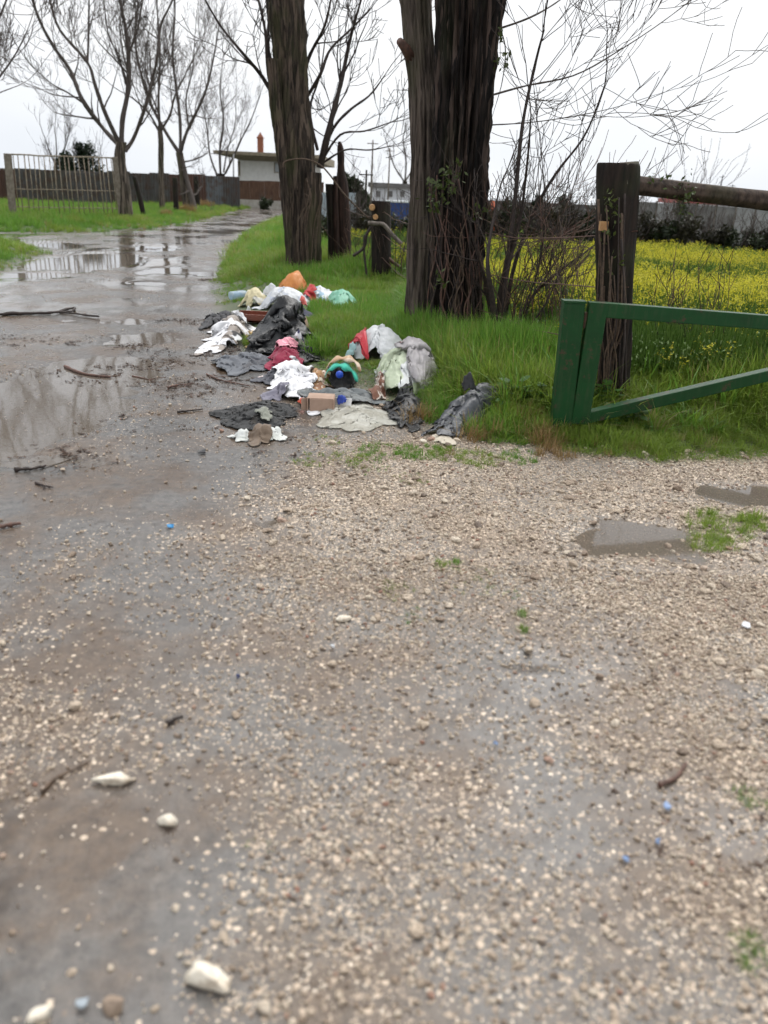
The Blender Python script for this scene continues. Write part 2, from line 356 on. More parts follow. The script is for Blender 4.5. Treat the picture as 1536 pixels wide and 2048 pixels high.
# ------------------------------------------------------------------ scatter through geometry nodes (for stuff only)
def scatter(name, pts, rot, scl, protos, pick, parent=None):
    me = bpy.data.meshes.new(name); me.vertices.add(len(pts)); me.vertices.foreach_set('co', np.asarray(pts, np.float32).ravel())
    a = me.attributes.new('rot', 'FLOAT_VECTOR', 'POINT'); a.data.foreach_set('vector', np.asarray(rot, np.float32).ravel())
    a = me.attributes.new('scl', 'FLOAT_VECTOR', 'POINT'); a.data.foreach_set('vector', np.asarray(scl, np.float32).ravel())
    a = me.attributes.new('pick', 'INT', 'POINT'); a.data.foreach_set('value', np.asarray(pick, np.int32))
    ob = bpy.data.objects.new(name, me); COL.objects.link(ob)
    t = bpy.data.node_groups.new(name, 'GeometryNodeTree'); t.is_modifier = True
    t.interface.new_socket('Geometry', in_out='INPUT', socket_type='NodeSocketGeometry'); t.interface.new_socket('Geometry', in_out='OUTPUT', socket_type='NodeSocketGeometry')
    N = t.nodes.new; gi = N('NodeGroupInput'); go = N('NodeGroupOutput'); jn = N('GeometryNodeJoinGeometry')
    def na(nm, ty):
        q = N('GeometryNodeInputNamedAttribute'); q.data_type = ty; q.inputs['Name'].default_value = nm; return q.outputs['Attribute']
    r_, s_, p_ = na('rot', 'FLOAT_VECTOR'), na('scl', 'FLOAT_VECTOR'), na('pick', 'INT')
    for i, pr in enumerate(protos):
        oi = N('GeometryNodeObjectInfo'); oi.inputs['Object'].default_value = pr; oi.inputs['As Instance'].default_value = True
        cp = N('FunctionNodeCompare'); cp.data_type = 'INT'; cp.operation = 'EQUAL'; cp.inputs[3].default_value = i; t.links.new(p_, cp.inputs[2])
        ip = N('GeometryNodeInstanceOnPoints'); t.links.new(gi.outputs[0], ip.inputs['Points']); t.links.new(cp.outputs[0], ip.inputs['Selection'])
        t.links.new(oi.outputs['Geometry'], ip.inputs['Instance']); t.links.new(r_, ip.inputs['Rotation']); t.links.new(s_, ip.inputs['Scale'])
        t.links.new(ip.outputs[0], jn.inputs[0])
    t.links.new(jn.outputs[0], go.inputs[0])
    md = ob.modifiers.new('scatter', 'NODES'); md.node_group = t
    if parent is not None: ob.parent = parent
    return ob
def proto(name, m, mat, smooth=False):
    me = bpy.data.meshes.new(name); me.from_pydata(np.concatenate(m.v).tolist(), [], m.f); me.materials.append(mat)
    if smooth: me.polygons.foreach_set('use_smooth', np.ones(len(me.polygons), bool))
    return bpy.data.objects.new(name, me)

# ------------------------------------------------------------------ stones
def ico(sub):
    import bmesh
    b = bmesh.new(); bmesh.ops.create_icosphere(b, subdivisions=sub, radius=.5); b.verts.ensure_lookup_table()
    v = np.array([p.co[:] for p in b.verts]); f = [tuple(q.index for q in p.verts) for p in b.faces]; b.free(); return v, f
def stone_mesh(sub, seed, flat=.6):
    v, f = ico(sub); r_ = np.random.default_rng(seed)
    for _ in range(9):                                  # chip the ball with planes
        n = r_.normal(size=3); n /= np.linalg.norm(n); d = r_.uniform(.26, .42); s = v @ n; v = v - np.clip(s - d, 0, None)[:, None] * n
    v = v * np.array([1, r_.uniform(.6, .95), r_.uniform(.8, 1.1) * flat]) + r_.normal(size=v.shape) * .012
    return v, f
k = NM('pale_stone'); rnd = k.n('ShaderNodeObjectInfo').outputs['Random']; co = k.coord('Object')
c_ = k.ramp(rnd, [(0, (.13, .10, .08)), (.12, (.28, .21, .155)), (.26, (.45, .355, .265)), (.6, (.60, .49, .375)), (.93, (.70, .61, .49)), (1, (.33, .15, .10))])
c_ = k.mix(k.ramp(k.noise(3.5, co, 5, .7), [(.42, (0, 0, 0)), (.66, (.75, .75, .75))]), c_, (.17, .12, .08))
M_stone = k.done(k.pbsdf(Base__Color=c_, Roughness=.62, Normal=k.bump(k.noise(7, co, 4), .5, .05)))
k = NM('white_limestone'); co = k.coord('Object')
M_white_stone = k.done(k.pbsdf(Base__Color=k.mix(k.ramp(k.noise(30, co, 6, .7), [(.45, (0, 0, 0)), (.72, (1, 1, 1))]), (.74, .68, .57), (.36, .27, .18)), Roughness=.6, Normal=k.bump(k.noise(45, co, 5), .6, .01)))
small_protos, big_meshes = [], []
for i in range(7):
    m = MB(); m.add(*stone_mesh(1, 40 + i, .62)); small_protos.append(proto('gravel_stone', m, M_stone))
for i in range(8):
    v, f = stone_mesh(2, 80 + i, .6); me = bpy.data.meshes.new('stone'); me.from_pydata(v.tolist(), [], f); me.materials.append(M_stone); big_meshes.append(me)
def sample_stones(n, ylo, yhi, size_lo, size_hi, power, dens=1.0):
    # uniform over a wedge a little wider than the view
    y = np.sqrt(rng.uniform(ylo ** 2, yhi ** 2, n)); x = rng.uniform(-.62, .62, n) * (y + .9)
    gw = gravel_w(x, y); dv_, dl_, di_, _ = masks(x, y)
    keep = (rng.random(n) < np.clip(gw * dens, .02, 1)) & (dv_ < .15) & (dl_ < 0) & (di_ < 0)
    x, y = x[keep], y[keep]; s = size_lo + (size_hi - size_lo) * rng.random(len(x)) ** power
    return x, y, s
parts = [sample_stones(78000, .75, 3.2, .006, .024, 2.6), sample_stones(66000, 3.0, 6.8, .008, .030, 2.6), sample_stones(9000, 6.5, 13, .012, .03, 2)]
bigs = [sample_stones(800, .8, 4.2, .026, .058, 2.2, .9), sample_stones(600, 3.0, 6.2, .032, .075, 2, .8)]
sx, sy, ss = [np.concatenate([p[i] for p in parts + bigs]) for i in range(3)]
order = np.argsort(-ss / np.sqrt(sx ** 2 + sy ** 2 + 2.25)); sz = hz_full(sx, sy)
for j in order[:300]:
    ob = bpy.data.objects.new('stone', big_meshes[j % 8]); COL.objects.link(ob); ob.parent = GROUND['gravel_track']
    ob.location = (sx[j], sy[j], sz[j] + ss[j] * .12); ob.rotation_euler = (rng.uniform(-.25, .25), rng.uniform(-.25, .25), rng.uniform(0, 6.28)); ob.scale = (ss[j],) * 3
rest = order[300:]; n = len(rest)
gvl = scatter('gravel', np.stack([sx[rest], sy[rest], sz[rest] + ss[rest] * .10], 1), np.stack([rng.uniform(-.4, .4, n), rng.uniform(-.4, .4, n), rng.uniform(0, 6.28, n)], 1),
              ss[rest][:, None] * rng.uniform(.8, 1.2, (n, 3)), small_protos, rng.integers(0, 7, n))
tag(gvl, 'loose pale limestone gravel and grit spread over the muddy track', 'gravel', kind='stuff')

def rock(px, py, wpx, label, name='white_stone', squash=.55, mat=None, seed=0, hpx=None, group=None):
    p = G(px, py, .02); d = np.linalg.norm(p - np.array([0, 0, CAM_H])); s = wpx / FPX * d
    v, f = stone_mesh(3, 300 + seed, 1.0); v = v * s * np.array([1.05, squash * 1.15, squash * .8])
    v += np.array([[mnoise.noise(Vector(q * (2.2 / s)) + Vector((seed, 0, 0))) for _ in (0,)] for q in v]) * v * .22
    a = rng.uniform(-.3, .3); c, s_ = math.cos(a), math.sin(a); v = v @ np.array([[c, -s_, 0], [s_, c, 0], [0, 0, 1]]).T
    me = bpy.data.meshes.new(name); me.from_pydata(v.tolist(), [], f)
    ob = link(name, me, mat or M_white_stone, None, True); z = hz(p[0], p[1]); ob.location = (p[0], p[1], z - v[:, 2].min() * .75)
    return tag(ob, label, 'stone', group)
rock(415, 1955, 112, 'largest white limestone lump lying on the gravel, oblong with a stained lower edge', seed=1, squash=.5)
rock(222, 1552, 66, 'chalky white stone with ragged ends beside a curved brown twig', seed=2, squash=.5)
rock(75, 2026, 52, 'half white half dark stone lying on the muddy tarmac', seed=3)
rock(228, 2004, 44, 'smooth rounded pinkish beige stone on the muddy tarmac', 'beige_stone', .9, M_stone, 4)
rock(338, 1635, 40, 'pointed white stone in a cluster of small chips', seed=5, squash=.7)
rock(848, 879, 15, 'tiny clean white stone between the black bag and the bank', seed=6, squash=.7)
rock(686, 1232, 34, 'flat cream stone bedded in the thick gravel', 'cream_stone', .6, M_white_stone, 7)

# ------------------------------------------------------------------ pile bookkeeping: where litter lies (grass keeps clear of it)
FOOT = []                                   # (x, y, rx, ry) of litter footprints, filled by the litter section below
HMX, HMY, HMS = -4.0, 3.5, .02
HM = np.full((520, 400), -9.0)              # top of what already lies there
def hm_get(x, y):
    i = np.clip(((y - HMY) / HMS).astype(int), 0, HM.shape[0] - 1); j = np.clip(((x - HMX) / HMS).astype(int), 0, HM.shape[1] - 1); return HM[i, j]
_hx = HMX + (np.arange(400) + .5) * HMS; _hy = HMY + (np.arange(520) + .5) * HMS; HG = hz_full(*[q.ravel() for q in np.meshgrid(_hx, _hy)]).reshape(520, 400)
def hg_get(x, y):
    i = np.clip(((y - HMY) / HMS).astype(int), 0, 519); j = np.clip(((x - HMX) / HMS).astype(int), 0, 399); return np.maximum(HG[i, j], HM[i, j])
def hm_put(v):
    i = ((v[:, 1] - HMY) / HMS).astype(int); j = ((v[:, 0] - HMX) / HMS).astype(int)
    for a in (-1, 0, 1):
        for b in (-1, 0, 1):
            ia, jb = i + a, j + b; ok = (ia >= 0) & (ia < HM.shape[0]) & (jb >= 0) & (jb < HM.shape[1]); np.maximum.at(HM, (ia[ok], jb[ok]), v[ok, 2])

# ------------------------------------------------------------------ trunks
def catmull(P, n):
    P = np.asarray(P, float); k = len(P); t = np.linspace(0, k - 1, n); i = np.minimum(t.astype(int), k - 2); f = (t - i)[:, None]
    p0, p1, p2, p3 = P[np.maximum(i - 1, 0)], P[i], P[i + 1], P[np.minimum(i + 2, k - 1)]
    return .5 * (2 * p1 + (p2 - p0) * f + (2 * p0 - 5 * p1 + 4 * p2 - p3) * f ** 2 + (3 * p1 - p0 - 3 * p2 + p3) * f ** 3)
def bark_trunk(pts, rad, nseg=72, rings=90, furrow=.05, freq=9, flare=.0, seed=0, zf=1.3, lump=.08):
    C = catmull(pts, rings); Rr = catmull(np.stack([rad] * 3, 1), rings)[:, 0]
    V = []
    for i in range(rings):
        c = C[i]; r_ = Rr[i]
        for j in range(nseg):
            a = 2 * math.pi * j / nseg; ca, sa = math.cos(a), math.sin(a)
            q = Vector((ca * freq * .5 + seed, sa * freq * .5, c[2] * zf + seed))
            fr_ = 1 - abs(mnoise.noise(q)) * 2.2; fr2 = 1 - abs(mnoise.noise(Vector((ca * freq * 1.2, sa * freq * 1.2 + seed, c[2] * zf * 2.4)))) * 2
            lu = mnoise.noise(Vector((ca * 1.1, sa * 1.1 + seed, c[2] * .8)))
            low = max(0, 1 - i / (rings * .16)) ** 2
            rr = r_ * (1 + lump * lu + flare * low * (1 + .6 * math.sin(5 * a + seed))) + furrow * (fr_ - .6) + furrow * .35 * (fr2 - .5)
            V.append((c[0] + ca * rr, c[1] + sa * rr, c[2]))
    f = [(i * nseg + j, i * nseg + (j + 1) % nseg, (i + 1) * nseg + (j + 1) % nseg, (i + 1) * nseg + j) for i in range(rings - 1) for j in range(nseg)]
    f.append(tuple(range((rings - 1) * nseg, rings * nseg)))
    m = MB(); m.add(V, f); return m
def M_bark(name, lo, hi, moss, vs=.09, scale=26, mossamt=.7, streak=1.8):
    k = NM(name); c = k.coord('Object', (1, 1, vs)); n1 = k.noise(scale, c, 6, .65); n2 = k.noise(3.0, k.coord('Object', (1, 1, .35)), 5, .6)
    pt = k.n('ShaderNodeNewGeometry').outputs['Pointiness']
    n3 = k.noise(scale * .75, k.coord('Object', (1, 1, vs * .8)), 3, .5)
    col = k.ramp(n1, [(.40, lo), (.60, hi)]); col = k.mix(k.ramp(n3, [(.54, (0, 0, 0)), (.60, (.9, .9, .9))]), col, tuple(q * streak for q in hi))
    col = k.mix(k.math('MULTIPLY', k.ramp(n2, [(.5, (0, 0, 0)), (.64, (1, 1, 1))]), mossamt), col, moss)
    return k.done(k.pbsdf(Base__Color=col, Roughness=.75, Normal=k.bump(n1, .9, .02), **{'Specular__IOR__Level': .22}))
M_bark_dark = M_bark('wet_poplar_bark', (.003, .0025, .0025), (.024, .017, .014), (.020, .025, .007), mossamt=.4, streak=3.6)
M_bark_brown = M_bark('brown_poplar_bark', (.012, .009, .0075), (.068, .050, .038), (.045, .050, .018), mossamt=.6)
M_bark_pale = M_bark('pale_brown_bark', (.035, .028, .023), (.115, .092, .075), (.07, .07, .036), mossamt=.5, streak=1.3)
M_bark_grey = M_bark('grey_tree_bark', (.022, .017, .014), (.10, .08, .064), (.05, .055, .02), scale=16, mossamt=.5)
M_twig = M_plain('dark_twig_bark', (.045, .03, .025), (.02, .014, .012), .75, 30, bump=.2)
M_twig_far = M_plain('grey_twig_bark', (.10, .08, .07), (.055, .043, .038), .8, 20, bump=.1)
M_twig_red = M_plain('reddish_twig_bark', (.14, .07, .05), (.07, .04, .03), .7, 30, bump=.2)
M_vine = M_plain('dry_vine', (.13, .085, .055), (.05, .034, .025), .8, 40, bump=.2)

# ------------------------------------------------------------------ bare branching
def grow(m, p, d, L_, r_, lvl, rg, spread=.6, up=.12, kids=(3, 5), minr=.004, bendy=.35, n0=6):
    nseg = 5 if lvl > 0 else 4; pts = [np.array(p)]; d = d / np.linalg.norm(d); dirs = [d]
    for i in range(nseg):
        d = d + rg.normal(size=3) * bendy * .30 + np.array([0, 0, up * .5]); d = d / np.linalg.norm(d)
        pts.append(pts[-1] + d * L_ / nseg); dirs.append(d)
    rr = np.linspace(r_, max(r_ * .35, minr), nseg + 1)
    m.tube(pts, rr, 5 if r_ > .03 else (4 if r_ > .012 else 3), False)
    if lvl <= 0: return
    nk = rg.integers(kids[0], kids[1] + 1)
    for i in range(nk):
        t = rg.uniform(.25, 1.0) if i else 1.0
        s = t * nseg; a = min(int(s), nseg - 1); q = pts[a] + (pts[a + 1] - pts[a]) * (s - a)
        dd = dirs[a + 1] + rg.normal(size=3) * spread; dd[2] += up
        grow(m, q, dd, L_ * rg.uniform(.5, .8), max(rr[min(a + 1, nseg)] * .62, minr), lvl - 1, rg, spread, up, kids, minr, bendy)
def limb_px(m, px, y0, r0, r1, rg, lvl=2, dens=.9, depth=.6, minr=.006, lenf=1.0, spread=.55, up=.2, kids=(3, 4)):
    n = len(px); dy = np.cumsum(rg.normal(size=n) * depth * .5); dy -= dy[0]
    P = np.array([AT(a, b, y0 + dy[i]) for i, (a, b) in enumerate(px)]); C = catmull(P, n * 4)
    rr = np.linspace(r0, r1, len(C)) * (1 + .08 * rg.normal(size=len(C)))
    m.tube(C, rr, 8 if r0 > .06 else 6, False)
    seg = np.linalg.norm(C[1:] - C[:-1], axis=1).sum(); nk = int(max(2, seg * dens))
    for i in range(nk):
        t = rg.uniform(.18, 1); a = min(int(t * (len(C) - 1)), len(C) - 2); tang = C[a + 1] - C[a]; tang /= np.linalg.norm(tang)
        dd = tang * .8 + rg.normal(size=3) * spread; dd[2] += up
        grow(m, C[a], dd, lenf * rg.uniform(.6, 1.5), max(rr[a] * .45, minr), lvl, rg, spread, up, kids, minr)
    grow(m, C[-1], C[-1] - C[-2], lenf * 1.4, rr[-1], lvl, rg, spread, up, kids, minr)

def bare_tree(name, label, base, trunk_px, rpx, limbs, seed, mat_t, mat_c, group, dens=.9, lenf=1.0, lvl=2, bz=.1, furrow=.02, minr=.007, nseg=28, kids=(2, 4), yfix=None):
    B = G(base[0], base[1], bz) if yfix is None else AT(base[0], base[1], yfix); y0 = B[1]; sc = mpp(y0); rg = np.random.default_rng(seed)
    e = thing(name, (B[0], B[1], hz(B[0], B[1])), label, 'tree', group); rpx = [q * .72 for q in rpx]; limbs = [(q[0], q[1] * .5, q[2] * .6) for q in limbs]
    P = [AT(a, b, y0) for a, b in trunk_px]; P[0][2] = hz(B[0], B[1]) - .15
    t = bark_trunk(P, [r_ * sc for r_ in rpx], nseg, 40, furrow, 7, .25, seed); t.obj('trunk', mat_t, e, True)
    c = MB()
    for (px, a, b) in limbs: limb_px(c, px, y0, a * sc, b * sc, rg, lvl + 1, dens, .5, minr, lenf, kids=kids)
    c.obj('crown', mat_c, e, True)
    return e
GT = 'bare trees along the sheet metal fence'
bare_tree('bare_tree', 'bare tree with forked trunk and long spreading limbs beside the barred iron gate', (252, 440), [(252, 442), (248, 380), (240, 318), (243, 284)], [19, 15, 13, 12],
    [([(240, 292), (205, 255), (165, 200), (140, 140), (105, 90), (75, 30), (55, -40), (40, -120)], 8, 2.5), ([(238, 286), (210, 225), (190, 170), (175, 125), (120, 60), (100, 0), (80, -90)], 7.5, 2),
     ([(243, 290), (245, 240), (256, 180), (257, 110), (250, 50), (240, 0), (228, -110)], 10, 3), ([(250, 302), (268, 275), (290, 215), (305, 160), (315, 110), (322, 50), (345, 0), (370, -80)], 7, 2),
     ([(175, 125), (177, 70), (178, 0), (176, -80)], 4, 1.5), ([(165, 205), (135, 185), (100, 165), (55, 122)], 3.5, 1), ([(160, 195), (110, 190), (75, 175)], 2.5, 1), ([(256, 170), (235, 110), (215, 60), (205, -30)], 4, 1.3),
     ([(256, 110), (275, 60), (285, 0), (300, -70)], 4, 1.3)], 21, M_bark_grey, M_twig_far, GT, 1.9, 1.2)
bare_tree('bare_tree', 'slender straight bare tree between the two forked trees', (325, 425), [(325, 427), (322, 340), (322, 285), (320, 260)], [7, 6.5, 6, 5.5],
    [([(320, 268), (300, 230), (270, 200), (240, 182)], 4, 1.2), ([(321, 262), (340, 230), (350, 190), (370, 150), (395, 100)], 4.5, 1.2), ([(320, 262), (317, 200), (320, 120), (316, 40), (310, -50)], 5, 1.5),
     ([(319, 230), (300, 180), (290, 120), (300, 50)], 3, 1)], 22, M_bark_grey, M_twig_far, GT, 2.0, 1.1)
bare_tree('bare_tree', 'bare tree with pale twin legged base and fan of fine twigs', (375, 422), [(377, 424), (366, 352), (359, 305)], [12, 9, 8.5],
    [([(360, 308), (335, 270), (305, 215), (285, 160), (270, 80), (276, 0), (270, -80)], 6.5, 1.6), ([(361, 304), (375, 260), (395, 220), (415, 170), (430, 100), (440, 40)], 6, 1.4), ([(361, 304), (360, 240), (353, 180), (345, 110), (350, 20), (345, -60)], 6, 1.5),
     ([(378, 255), (372, 200), (385, 140), (390, 70)], 3.5, 1), ([(363, 310), (374, 360), (392, 425)], 6, 7)], 23, M_bark_grey, M_twig_far, GT, 2.1, 1.2)
bare_tree('bare_tree', 'dark stubby pollard with thin upright limbs above a grey sheet', (440, 408), [(440, 410), (441, 375), (441, 347)], [10, 9, 11],
    [([(434, 350), (420, 310), (413, 250), (400, 200)], 4, 1), ([(441, 348), (440, 300), (447, 240), (440, 180), (446, 120)], 4.5, 1), ([(450, 348), (463, 322), (482, 280), (502, 240), (520, 190)], 4, 1), ([(447, 345), (455, 300), (470, 250), (472, 200)], 3, .8)],
    24, M_bark_dark, M_twig_far, GT, 1.3, 1.5)
bare_tree('bare_tree', 'bare tree whose trunk stands left of the barred gate with twigs hanging in the sky', (-110, 450), [(-110, 452), (-115, 380), (-112, 300), (-110, 260)], [18, 15, 13, 12],
    [([(-108, 265), (-60, 220), (-10, 165), (30, 110), (55, 60)], 5, 1.2), ([(-108, 262), (-70, 180), (-30, 90), (5, 20), (30, -50)], 6, 1.5), ([(-110, 262), (-120, 150), (-110, 0), (-100, -140)], 8, 2), ([(-100, 250), (-50, 205), (0, 185), (40, 170)], 3, 1)],
    25, M_bark_grey, M_twig_far, GT, 1.5, 1.3)

# ---- the double poplar beside the road
B = G(612, 546, .1); y0 = B[1]; sc = mpp(y0)
e = thing('poplar_tree', (B[0], y0, hz(B[0], y0)), 'leaning mossy poplar with a sawn off second stem at the bend of the road', 'tree')
gzb = hz(B[0], y0) - .2
P = [AT(a, b, y0) for a, b in ((612, 558), (606, 480), (600, 380), (592, 300), (584, 180), (577, 60), (572, 0), (560, -150), (555, -300))]; P[0][2] = gzb
bark_trunk(P, [a * sc for a in (29, 28, 30, 31, 27, 28, 29, 26, 23)], 64, 110, .05, 8, .15, 3).obj('trunk', M_bark_brown, e, True)
P = [AT(a, b, y0 - .22) for a, b in ((590, 552), (580, 420), (567, 300), (554, 210), (545, 118))]; P[0][2] = gzb
bark_trunk(P, [a * sc for a in (13, 13, 12, 11, 11)], 36, 60, .04, 7, .2, 5).obj('trunk', M_bark_brown, e, True)
m = MB(); P = [AT(a, b, y0 - .25) for a, b in ((624, 552), (628, 440), (629, 345))]; P[0][2] = gzb
bark_trunk(P, [a * sc for a in (14, 13, 11)], 36, 50, .04, 7, .2, 6).obj('trunk', M_bark_brown, e, True)
c = MB(); rg = np.random.default_rng(33)
for px, a, b in [([(640, 335), (660, 250), (683, 160), (700, 80), (722, 0)], 6, 1.5), ([(638, 335), (665, 260), (700, 220), (740, 190), (770, 150)], 3.5, 1), ([(545, 190), (522, 150), (480, 100), (440, 50), (405, -10)], 4, 1.2),
                 ([(546, 200), (535, 130), (530, 60), (512, -20)], 4, 1.5), ([(548, 150), (535, 90), (540, 20), (535, -60)], 4.5, 1.5), ([(605, 160), (620, 110), (650, 50), (665, -20)], 4, 1.2), ([(610, 200), (640, 150), (660, 100), (700, 60), (740, 20)], 3.5, 1),
                 ([(635, 300), (620, 220), (640, 150), (650, 80)], 3, 1), ([(642, 325), (680, 270), (730, 262), (780, 245)], 2.4, .8), ([(640, 330), (690, 300), (740, 300), (790, 290)], 2, .8), ([(560, -200), (590, -350), (600, -600)], 14, 4), ([(556, -250), (520, -400), (500, -620)], 12, 3)]:
    limb_px(c, px, y0 + .2, a * sc, b * sc, rg, 2, 1.9, .4, .005, .75, .6, .15, (3, 5))
c.obj('crown', M_twig, e, True)
v = MB()
def vine(m, px, y, r_, jit=.03):
    P = catmull([AT(a, b, y + random.uniform(-jit, jit)) for a, b in px], len(px) * 4); m.tube(P, r_, 5, True)
vine(v, [(566, 335), (572, 322), (610, 318), (640, 330), (660, 350), (690, 390), (738, 438)], y0 - .62, .014)
v.obj('vine', M_vine, e, True)
for q in range(6):
    v = MB(); x0 = random.uniform(590, 640); vine(v, [(x0, 330 + random.uniform(0, 60)), (x0 + random.uniform(-12, 12), 400), (x0 + random.uniform(-14, 14), 450), (x0 + random.uniform(-18, 18), 545)], y0 - .62 - random.uniform(0, .2), .008)
    v.obj('vine', M_vine, e, True)

# ---- the great twin poplar
B = G(915, 680, .1); y0 = B[1]; sc = mpp(y0); gzb = hz(B[0], y0) - .2
e = thing('poplar_tree', (B[0], y0, hz(B[0], y0)), 'massive twin trunked poplar with black wet furrowed bark and hanging dry vines', 'tree')
P = [AT(a, b, y0) for a, b in ((911, 705), (910, 580), (915, 400), (925, 250), (933, 100), (938, 0), (944, -160), (952, -400))]; P[0][2] = gzb
bark_trunk(P, [a * sc for a in (50, 43, 45, 43, 45, 49, 50, 43)], 160, 200, .10, 15, .22, 9, 1.2).obj('trunk', M_bark_dark, e, True)
P = [AT(a, b, y0 + .55) for a, b in ((848, 690), (846, 540), (849, 380), (847, 200), (836, 60), (827, -40), (800, -250), (785, -400))]; P[0][2] = gzb
bark_trunk(P, [a * sc * 1.05 for a in (33, 28, 25, 23, 24, 25, 24, 22)], 90, 130, .035, 10, .18, 12, .9).obj('trunk', M_bark_pale, e, True)
m = MB(); m.tube([AT(824, 115, y0 + .5), AT(812, 98, y0 + .45), AT(799, 82, y0 + .35)], [.07, .05, .035], 8); m.obj('broken_branch', M_twig_red, e, True)
c = MB(); rg = np.random.default_rng(35)
for px, a, b in [([(985, 190), (1050, 172), (1150, 150), (1240, 100), (1330, 40), (1420, -30)], 3.2, .8), ([(980, 250), (1060, 245), (1150, 232), (1230, 215), (1310, 190)], 2, .6), ([(990, 60), (1060, 35), (1120, 0), (1180, -50)], 3, 1),
                 ([(945, -300), (1000, -500), (1010, -800)], 24, 8), ([(935, -320), (880, -520), (860, -800)], 20, 6), ([(818, -350), (780, -520), (770, -800)], 16, 5), ([(985, 20), (1010, 90), (1005, 160), (990, 215)], 2, .7)]:
    limb_px(c, px, y0 - .1, a * sc * (.6 if a < 10 else 1), b * sc * .7, rg, 2, 2.6, .3, .003, .6, .5, .12, (3, 4))
c.obj('crown', M_twig_far, e, True)
for q in range(40):
    v = MB(); x0 = random.uniform(868, 975); yt_ = random.uniform(345, 540); px_l = []; xx = x0 + random.uniform(-20, 20); nk = 8
    for i in range(nk):
        t = i / (nk - 1); xx += random.uniform(-13, 13) + (x0 - xx) * .2; px_l.append((min(max(xx, 852), 968), yt_ + (702 - yt_) * t))
    P = [AT(a_, b_, y0 - .40 + .24 * min(1, abs((a_ - 918) / 52) ** 2) - random.uniform(.0, .05)) for a_, b_ in px_l]; P[-1][2] = min(P[-1][2], .1)
    v.tube(catmull(P, 34), np.linspace(.5, 1, 34) * random.uniform(.005, .011), 5); v.obj('vine', random.choice([M_vine, M_twig_red, M_twig, M_twig]), e, True)
M_ivy = M_leaf('ivy_leaf', (.05, .075, .015), (.10, .13, .03), trans=.2)
m = MB()
def leafy(m, c, r_, n, size, rg, squash=1.0):
    p = rg.normal(size=(n, 3)); p /= np.linalg.norm(p, axis=1)[:, None]; p *= (rg.random(n) ** .45)[:, None] * r_; p[:, 2] *= squash; p += c
    a = rg.normal(size=(n, 3)); a /= np.linalg.norm(a, axis=1)[:, None]; b = np.cross(a, rg.normal(size=(n, 3))); b /= np.linalg.norm(b, axis=1)[:, None]
    s = size * rg.uniform(.6, 1.3, n)[:, None]
    V = np.stack([p - a * s, p + b * s * .45, p + a * s, p - b * s * .45], 1).reshape(-1, 3)
    m.add(V, [(4 * i, 4 * i + 1, 4 * i + 2, 4 * i + 3) for i in range(n)])
for (px, py, r_, n) in [(882, 375, .16, 60), (905, 345, .14, 40), (865, 400, .15, 40), (1003, 130, .08, 16), (1000, 70, .07, 14), (1012, 110, .05, 8), (958, 420, .12, 20), (880, 560, .1, 16)]:
    leafy(m, AT(px, py, y0 - .5 if px < 990 else y0 - .1), r_, n, .03, rg)
m.obj('ivy', M_ivy, e)

# ---- sapling thicket right of the great poplar
B = G(1000, 695, .1); y0s = B[1]; sc = mpp(y0s); rg = np.random.default_rng(37)
e = thing('sapling_shrub', (B[0], y0s, hz(B[0], y0s)), 'leafless sapling thicket with dark upright stems right of the massive poplar', 'shrub')
def stem(px, a, b, lvl=2, dens=1.8, lenf=.5, nm='stem', mat=None):
    c = MB(); limb_px(c, px, y0s + random.uniform(-.25, .25), a * sc, b * sc, rg, lvl, dens, .2, .0028, lenf, .5, .2, (2, 4)); c.obj(nm, mat or M_twig, e, True)
for px, a, b in [([(1000, 705), (1000, 600), (1018, 500), (1030, 400), (1045, 250), (1070, 130), (1088, 60)], 6, 1.4), ([(1003, 700), (1012, 560), (1040, 440), (1055, 320), (1062, 230)], 5, 1.2), ([(1005, 700), (1022, 560), (1060, 440), (1110, 350), (1170, 270), (1210, 170)], 4.5, 1.2),
                 ([(996, 700), (985, 600), (975, 520), (990, 420)], 7, 2), ([(1010, 700), (1060, 600), (1110, 550), (1190, 490)], 4, 1), ([(1000, 705), (985, 630), (970, 560)], 9, 4), ([(1012, 700), (1070, 560), (1090, 440), (1085, 330)], 2, .8), ([(1015, 700), (1090, 610), (1130, 500), (1140, 400)], 2, .8)]:
    stem(px, a, b)
for q in range(34):
    x0 = random.uniform(985, 1130); stem([(x0, 710), (x0 + random.uniform(-30, 40), 610), (x0 + random.uniform(-50, 90), 500), (x0 + random.uniform(-60, 150), random.uniform(400, 520))], random.uniform(.7, 1.4), .5, 1, 2.2, .3, 'shoot', random.choice([M_twig, M_vine, M_twig_red]))

def weed_clump(label, x0, x1, yb_, yt, n, seed, yoff=0):
    global e, y0s, sc, rg
    B = G((x0 + x1) / 2, yb_, .1); y0s = B[1] + yoff; sc = mpp(y0s); rg = np.random.default_rng(seed)
    e = thing('dry_weed', (B[0], y0s, hz(B[0], y0s)), label, 'weed')
    for q in range(n):
        a = random.uniform(x0, x1); top = yt + random.uniform(0, (yb_ - yt) * .5); dx = random.uniform(-40, 45)
        stem([(a, yb_ + 8), (a + dx * .3, yb_ + (top - yb_) * .4), (a + dx, top)], random.uniform(.7, 1.5), .5, 1, 2.4, .22, 'stalk', random.choice([M_vine, M_twig_red, M_twig]))
weed_clump('leafless brown weed stalks standing behind the green gate right of the timber post', 1275, 1440, 780, 590, 12, 61, .5)
weed_clump('thin brown weed stalks between the thicket and the green gate', 1090, 1180, 745, 520, 14, 62, .3)
weed_clump('tangle of thin dry stalks between the splintered post and the stump', 705, 745, 560, 440, 10, 63, .4)
weed_clump('thin stalks between the stump and the massive poplar', 780, 820, 575, 450, 9, 64, .4)
